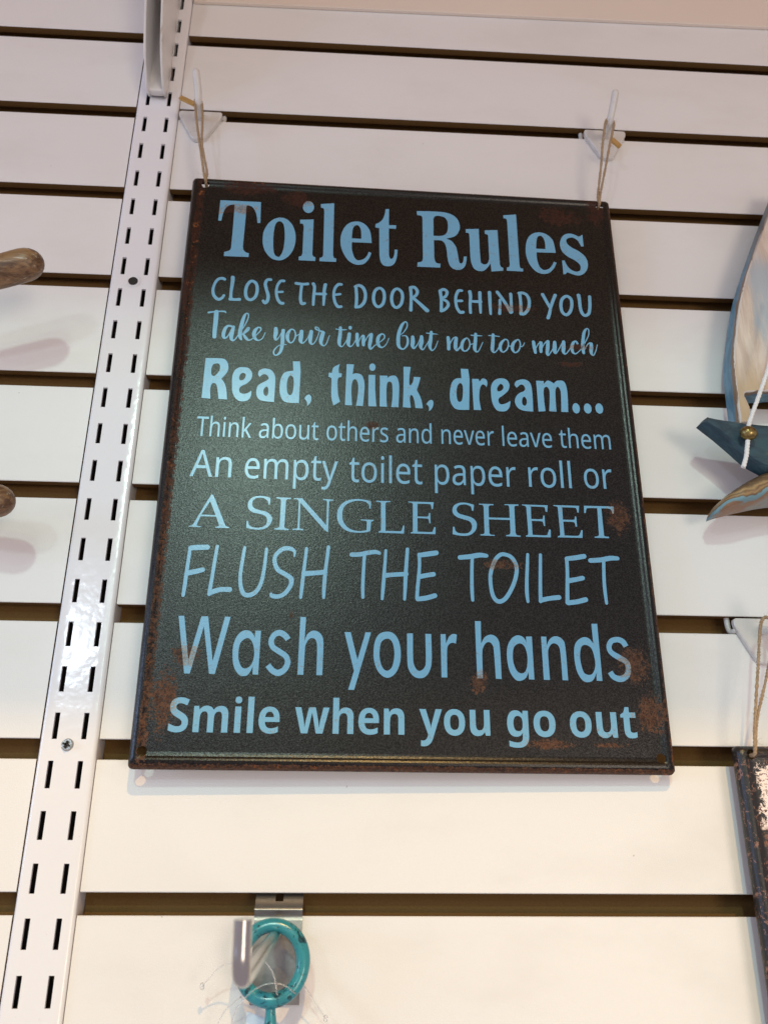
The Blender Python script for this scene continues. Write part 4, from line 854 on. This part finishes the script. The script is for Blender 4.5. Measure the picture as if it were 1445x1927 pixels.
clasp((-.1230, -.0232, .5193), (-.1118, -.0238, .5125), .0036, 'brass crimp sticking out left of the hook near the upright')
clasp((.1868, -.0238, .4985), (.1935, -.0215, .4940), .0040, 'brass crimp hanging right of the twine at the right hook')

# ------------------------------------------------------------------ second sign at the right edge
s2 = thing('tin_sign', 'black metal sign with chipped cream and brown picture, cut off by the right edge', 'sign')
s2.matrix_world = Matrix.Translation((.3170, -.0175, -.0745)) @ Matrix.Rotation(R(-.6), 4, 'X')
tin_plate('embossed_plate', .200, .300, M_TIN2, s2, [(-91.8, 145.0), (91.8, 145.0)])

# ------------------------------------------------------------------ toy boat
boat = thing('wooden_toy_boat', 'painted wooden toy sailboat with cream sail and dark teal hull', 'toy boat')
def flat_block(name, pts, y0, y1, mats, parent, bev=.0008, sub=5, ripple=0.0, taper=0.0):
    bm = bmesh.new(); extrude_outline(bm, pts, y0, y1, bev, 0, 1, taper)
    return frm(name, bm, mats, parent, smooth=True, ang=38)
left = crom([(.3050, .4640), (.2923, .4375), (.2799, .4101), (.2680, .3825), (.2604, .3619), (.2526, .3321), (.2489, .3146), (.2475, .2984), (.2464, .2700)], 6)
sail = left + [(.2531, .2705), (.2539, .2760), (.2540, .2818), (.2530, .2860), (.2519, .2895), (.2524, .2915), (.2545, .2924), (.2576, .2926), (.2700, .2938), (.3080, .2985), (.3090, .2720), (.3180, .2700), (.3300, .3300), (.3300, .4000), (.3180, .4640)]
flat_block('sail', sail, -.0085, -.0245, [M_SAIL, M_SAILSIDE], boat, .0008)
hull = crom([(.2167, .2646), (.2213, .2695)], 1) + crom([(.2213, .2695), (.2300, .2678), (.2385, .2668), (.2476, .2657), (.2585, .2649), (.2750, .2650), (.3000, .2670), (.3350, .2740)], 4)[1:] + \
       [(.3400, .2690)] + crom([(.3400, .2690), (.3280, .2500), (.3000, .2310), (.2750, .2250), (.2590, .2335), (.2532, .2325), (.2494, .2343), (.2420, .2392), (.2333, .2484), (.2258, .2562)], 4)[1:]
flat_block('hull', hull, -.0255, -.0345, [M_HULL, M_HULL], boat, .0022, taper=.0010)
c_ = twine('cord', [(.2790, -.0370, .3560), (.2690, -.0395, .3250), (.2599, -.0430, .2994), (.2510, -.0420, .2790), (.2430, -.0405, .2612), (.2416, -.0400, .2540), (.2400, -.0395, .2470), (.2378, -.0400, .2390), (.2345, -.0405, .2312)], None, None, .00088, M_CRD, boat, 150, strands=3)
bm = bmesh.new(); bmesh.ops.create_uvsphere(bm, u_segments=32, v_segments=20, radius=.0049); bmesh.ops.scale(bm, vec=(1.05, .85, .92), verts=bm.verts[:]); bmesh.ops.rotate(bm, verts=bm.verts[:], matrix=Matrix.Rotation(R(12), 3, 'Y')); bmesh.ops.translate(bm, vec=(.2413, -.0405, .2540), verts=bm.verts[:])
frm('bead', bm, M_BRZ, boat, smooth=True)

# carved piece just under the hull
up_ = crom([(.2127, .2011), (.2153, .2062), (.2205, .2120), (.2281, .2177), (.2370, .2234), (.2526, .2301), (.2800, .2360), (.3200, .2380)], 6)
lo_ = crom([(.2127, .2008), (.2180, .2029), (.2345, .2074), (.2493, .2105), (.2800, .2140), (.3200, .2140)], 6)
up_ = [(x*1.035, .0182 + (z-.0182)*1.035) for x, z in up_]; lo_ = [(x*1.035, .0182 + (z-.0182)*1.035) for x, z in lo_]
def at_x(L, x):
    for p, q in zip(L, L[1:]):
        if p[0] <= x <= q[0]: return p[1] + (q[1]-p[1])*(x-p[0])/max(q[0]-p[0], 1e-9)
    return L[-1][1]
bm = bmesh.new(); rows = []
for i in range(46):
    x = .2204 + (.3300-.2204)*(i/45)**1.5; z1, z0 = at_x(up_, x), at_x(lo_, x); th = min(1, (z1-z0)/.012)
    row = [(x, -.0130, z1)]
    for j in range(13):
        a_ = j/12; z = z1 + (z0-z1)*a_; row.append((x, -.0200 - .0135*th*(1-(2*a_-1)**4)**.5, z))
    row.append((x, -.0130, z0)); rows.append([bm.verts.new(p) for p in row])
for A, B in zip(rows, rows[1:]):
    for k in range(len(A)): bm.faces.new((A[k], A[(k+1) % len(A)], B[(k+1) % len(A)], B[k]))
bm.faces.new(rows[0]); bm.faces.new(rows[-1][::-1]); bmesh.ops.recalc_face_normals(bm, faces=bm.faces[:])
tag(frm('carved_ornament', bm, M_CARVE, smooth=True, ang=50), 'striped driftwood carving with a pointed tip below the teal hull', 'ornament')

# ------------------------------------------------------------------ rounded wooden ends at the left edge
def knob(a, b, r0, r1, label):
    a, b = Vector(a), Vector(b); bm = bmesh.new(); pts, rr = [], []
    L = (b-a).length; d = (b-a).normalized()
    for i in range(15):
        t = i/14; pts.append(a + d*L*t); rr.append(r0 + (r1-r0)*t + .0004*math.sin(t*9))
    for an in (15, 30, 45, 58, 70, 80, 88): pts.append(b + d*r1*1.15*math.sin(R(an))); rr.append(r1*math.cos(R(an)))
    tube(bm, pts, rr, 28); tag(frm('wooden_rod', bm, M_KNOB, smooth=True, ang=60), label, 'wooden rod', 'rounded wooden rods at the left edge')
knob((-.2900, -.0500, .3090), (-.1925, -.0560, .3440), .0080, .0097, 'brown wooden rod with rounded end, upper one at the left edge')
knob((-.2700, -.0300, .2050), (-.1908, -.0390, .1985), .0075, .0094, 'brown wooden rod end with white wear, lower one at the left edge')

# ------------------------------------------------------------------ zinc hook with the teal ring
zh = thing('metal_display_hook', 'zinc plated display hook with long upturned rod under the sign', 'hook')
XL, XR = -.0393, -.0150
prof = [(.0050, .0040), (.0046, .0005), (.0020, -.0020), (-.0004, -.0052), (-.0024, -.0066), (-.0028, -.0078), (-.0018, -.0090), (-.0012, -.0105), (-.0016, -.0125), (-.0016, -.0500)]
prof = crom(prof[:9], 4) + prof[9:]
bm = bmesh.new(); rows = []; tk = .0013
for i, (y, z) in enumerate(prof):
    a_, c_ = prof[max(i-1, 0)], prof[min(i+1, len(prof)-1)]; t = Vector((c_[0]-a_[0], c_[1]-a_[1])).normalized(); ny, nz = -t.y, t.x
    if ny*1 < 0: ny, nz = -ny, -nz
    rows.append(([bm.verts.new((XL + (XR-XL)*k/12, y, z)) for k in range(13)], [bm.verts.new((XL + (XR-XL)*k/12, y + ny*tk*.5, z + nz*tk*.5)) for k in range(13)]))
hole = lambda i, k: k in (5, 6) and -.0034 < prof[i][1] < .0030
for i in range(len(rows)-1):
    F0, B0 = rows[i]; F1, B1 = rows[i+1]
    for k in range(12):
        if hole(i, k): continue
        bm.faces.new((F0[k], F0[k+1], F1[k+1], F1[k])); bm.faces.new((B0[k+1], B0[k], B1[k], B1[k+1]))
    bm.faces.new((F0[0], F1[0], B1[0], B0[0])); bm.faces.new((F1[12], F0[12], B0[12], B1[12]))
bmesh.ops.recalc_face_normals(bm, faces=bm.faces[:])
frm('mounting_plate', bm, M_ZNC, zh, smooth=True, ang=45)
bm = bmesh.new()
rod(bm, crom([(-.0277, -.0010, -.0185), (-.0277, -.05, -.0185), (-.0278, -.11, -.0186), (-.0279, -.160, -.0187), (-.0282, -.1715, -.0180), (-.0284, -.1750, -.0140), (-.0285, -.1755, -.0080), (-.0286, -.1760, -.0010)], 8), .0030, 20, round1=False)
frm('rod', bm, M_STL, zh, smooth=True, ang=60)

ring = thing('teal_ring', 'teal glazed ring hanging on the metal rod at the bottom', 'ring')
bm = bmesh.new(); C0 = Vector((-.0282, -.0215, -.0292))
pts = [C0 + Vector((.0150*math.cos(a), .0016*math.sin(a*1), .0159*math.sin(a))) for a in [2*math.pi*k/72 for k in range(72)]]
tube(bm, pts, [.0034 + .00010*math.sin(k*2*math.pi*3/72) for k in range(72)], 18, closed=True); frm('hoop', bm, M_TEAL, ring, smooth=True)
bm = bmesh.new(); tube(bm, crom([(-.0280, -.0215, -.0455), (-.0276, -.0215, -.0510), (-.0273, -.0212, -.0600), (-.0271, -.0210, -.0720)], 6), [.0030 - .0006*abs(math.sin(k*.35)) for k in range(19)], 16)
frm('stem', bm, M_TEAL, ring, smooth=True)

tg = thing('price_tag', 'pale blue tag corner behind the teal stem at the bottom', 'tag')
bm = bmesh.new(); boxv(bm, -.0395, -.0240, -.0122, -.0118, -.0800, -.0510)
for v_ in bm.verts:
    if v_.co.z > -.06: v_.co.z -= (v_.co.x + .0395)*.32
frm('card', bm, M_TAG, tg)
def nylon(P, label, r=.00034):
    bm = bmesh.new(); tube(bm, crom(P, 10), r, 8)
    return tag(frm('nylon_fastener', bm, M_NYL, smooth=True), label, 'fastener', 'clear nylon tag fasteners')
nylon([(-.0415, -.0300, -.0240), (-.0330, -.0310, -.0262), (-.0268, -.0300, -.0330), (-.0245, -.0290, -.0420)], 'clear nylon fastener crossing the inside of the teal ring')
nylon([(-.0470, -.0210, -.0620), (-.0430, -.0260, -.0480), (-.0330, -.0300, -.0385), (-.0230, -.0290, -.0375), (-.0160, -.0260, -.0420)], 'clear nylon loop arching over the bottom of the ring')
nylon([(-.0120, -.0180, -.0400), (-.0080, -.0150, -.0460), (-.0020, -.0120, -.0540)], 'clear nylon fastener pointing down to the right of the ring')
nylon([(-.0420, -.0280, -.0280), (-.0520, -.0220, -.0310), (-.0610, -.0150, -.0400)], 'clear nylon fastener curving out to the left of the rod')
nylon([(-.0420, -.0200, -.0440), (-.0500, -.0150, -.0510), (-.0560, -.0110, -.0640)], 'clear nylon fastener below left of the ring')
bm = bmesh.new()
for p in ((-.0018, -.0118, -.0542), (-.0612, -.0148, -.0402)):
    q = bmesh.new(); bmesh.ops.create_uvsphere(q, u_segments=12, v_segments=8, radius=.0011); bmesh.ops.scale(q, vec=(1, .6, 1.5), verts=q.verts[:]); bmesh.ops.translate(q, vec=p, verts=q.verts[:])
    mq = bpy.data.meshes.new('q'); q.to_mesh(mq); q.free()
    o = bpy.data.objects.new('nylon_stopper', mq); mq.materials.append(M_NYL); COL.objects.link(o)
    tag(o, 'tiny clear stopper at the end of the ' + ('right' if p[0] > -.01 else 'left') + ' nylon fastener', 'stopper')
bm.free()
# every name carries Blender's own running number for repeats; report triangles for a quick check
print('objects', len(bpy.data.objects), 'tris', sum(len(o.data.loop_triangles) if o.type == 'MESH' and not o.data.calc_loop_triangles() else 0 for o in bpy.data.objects))
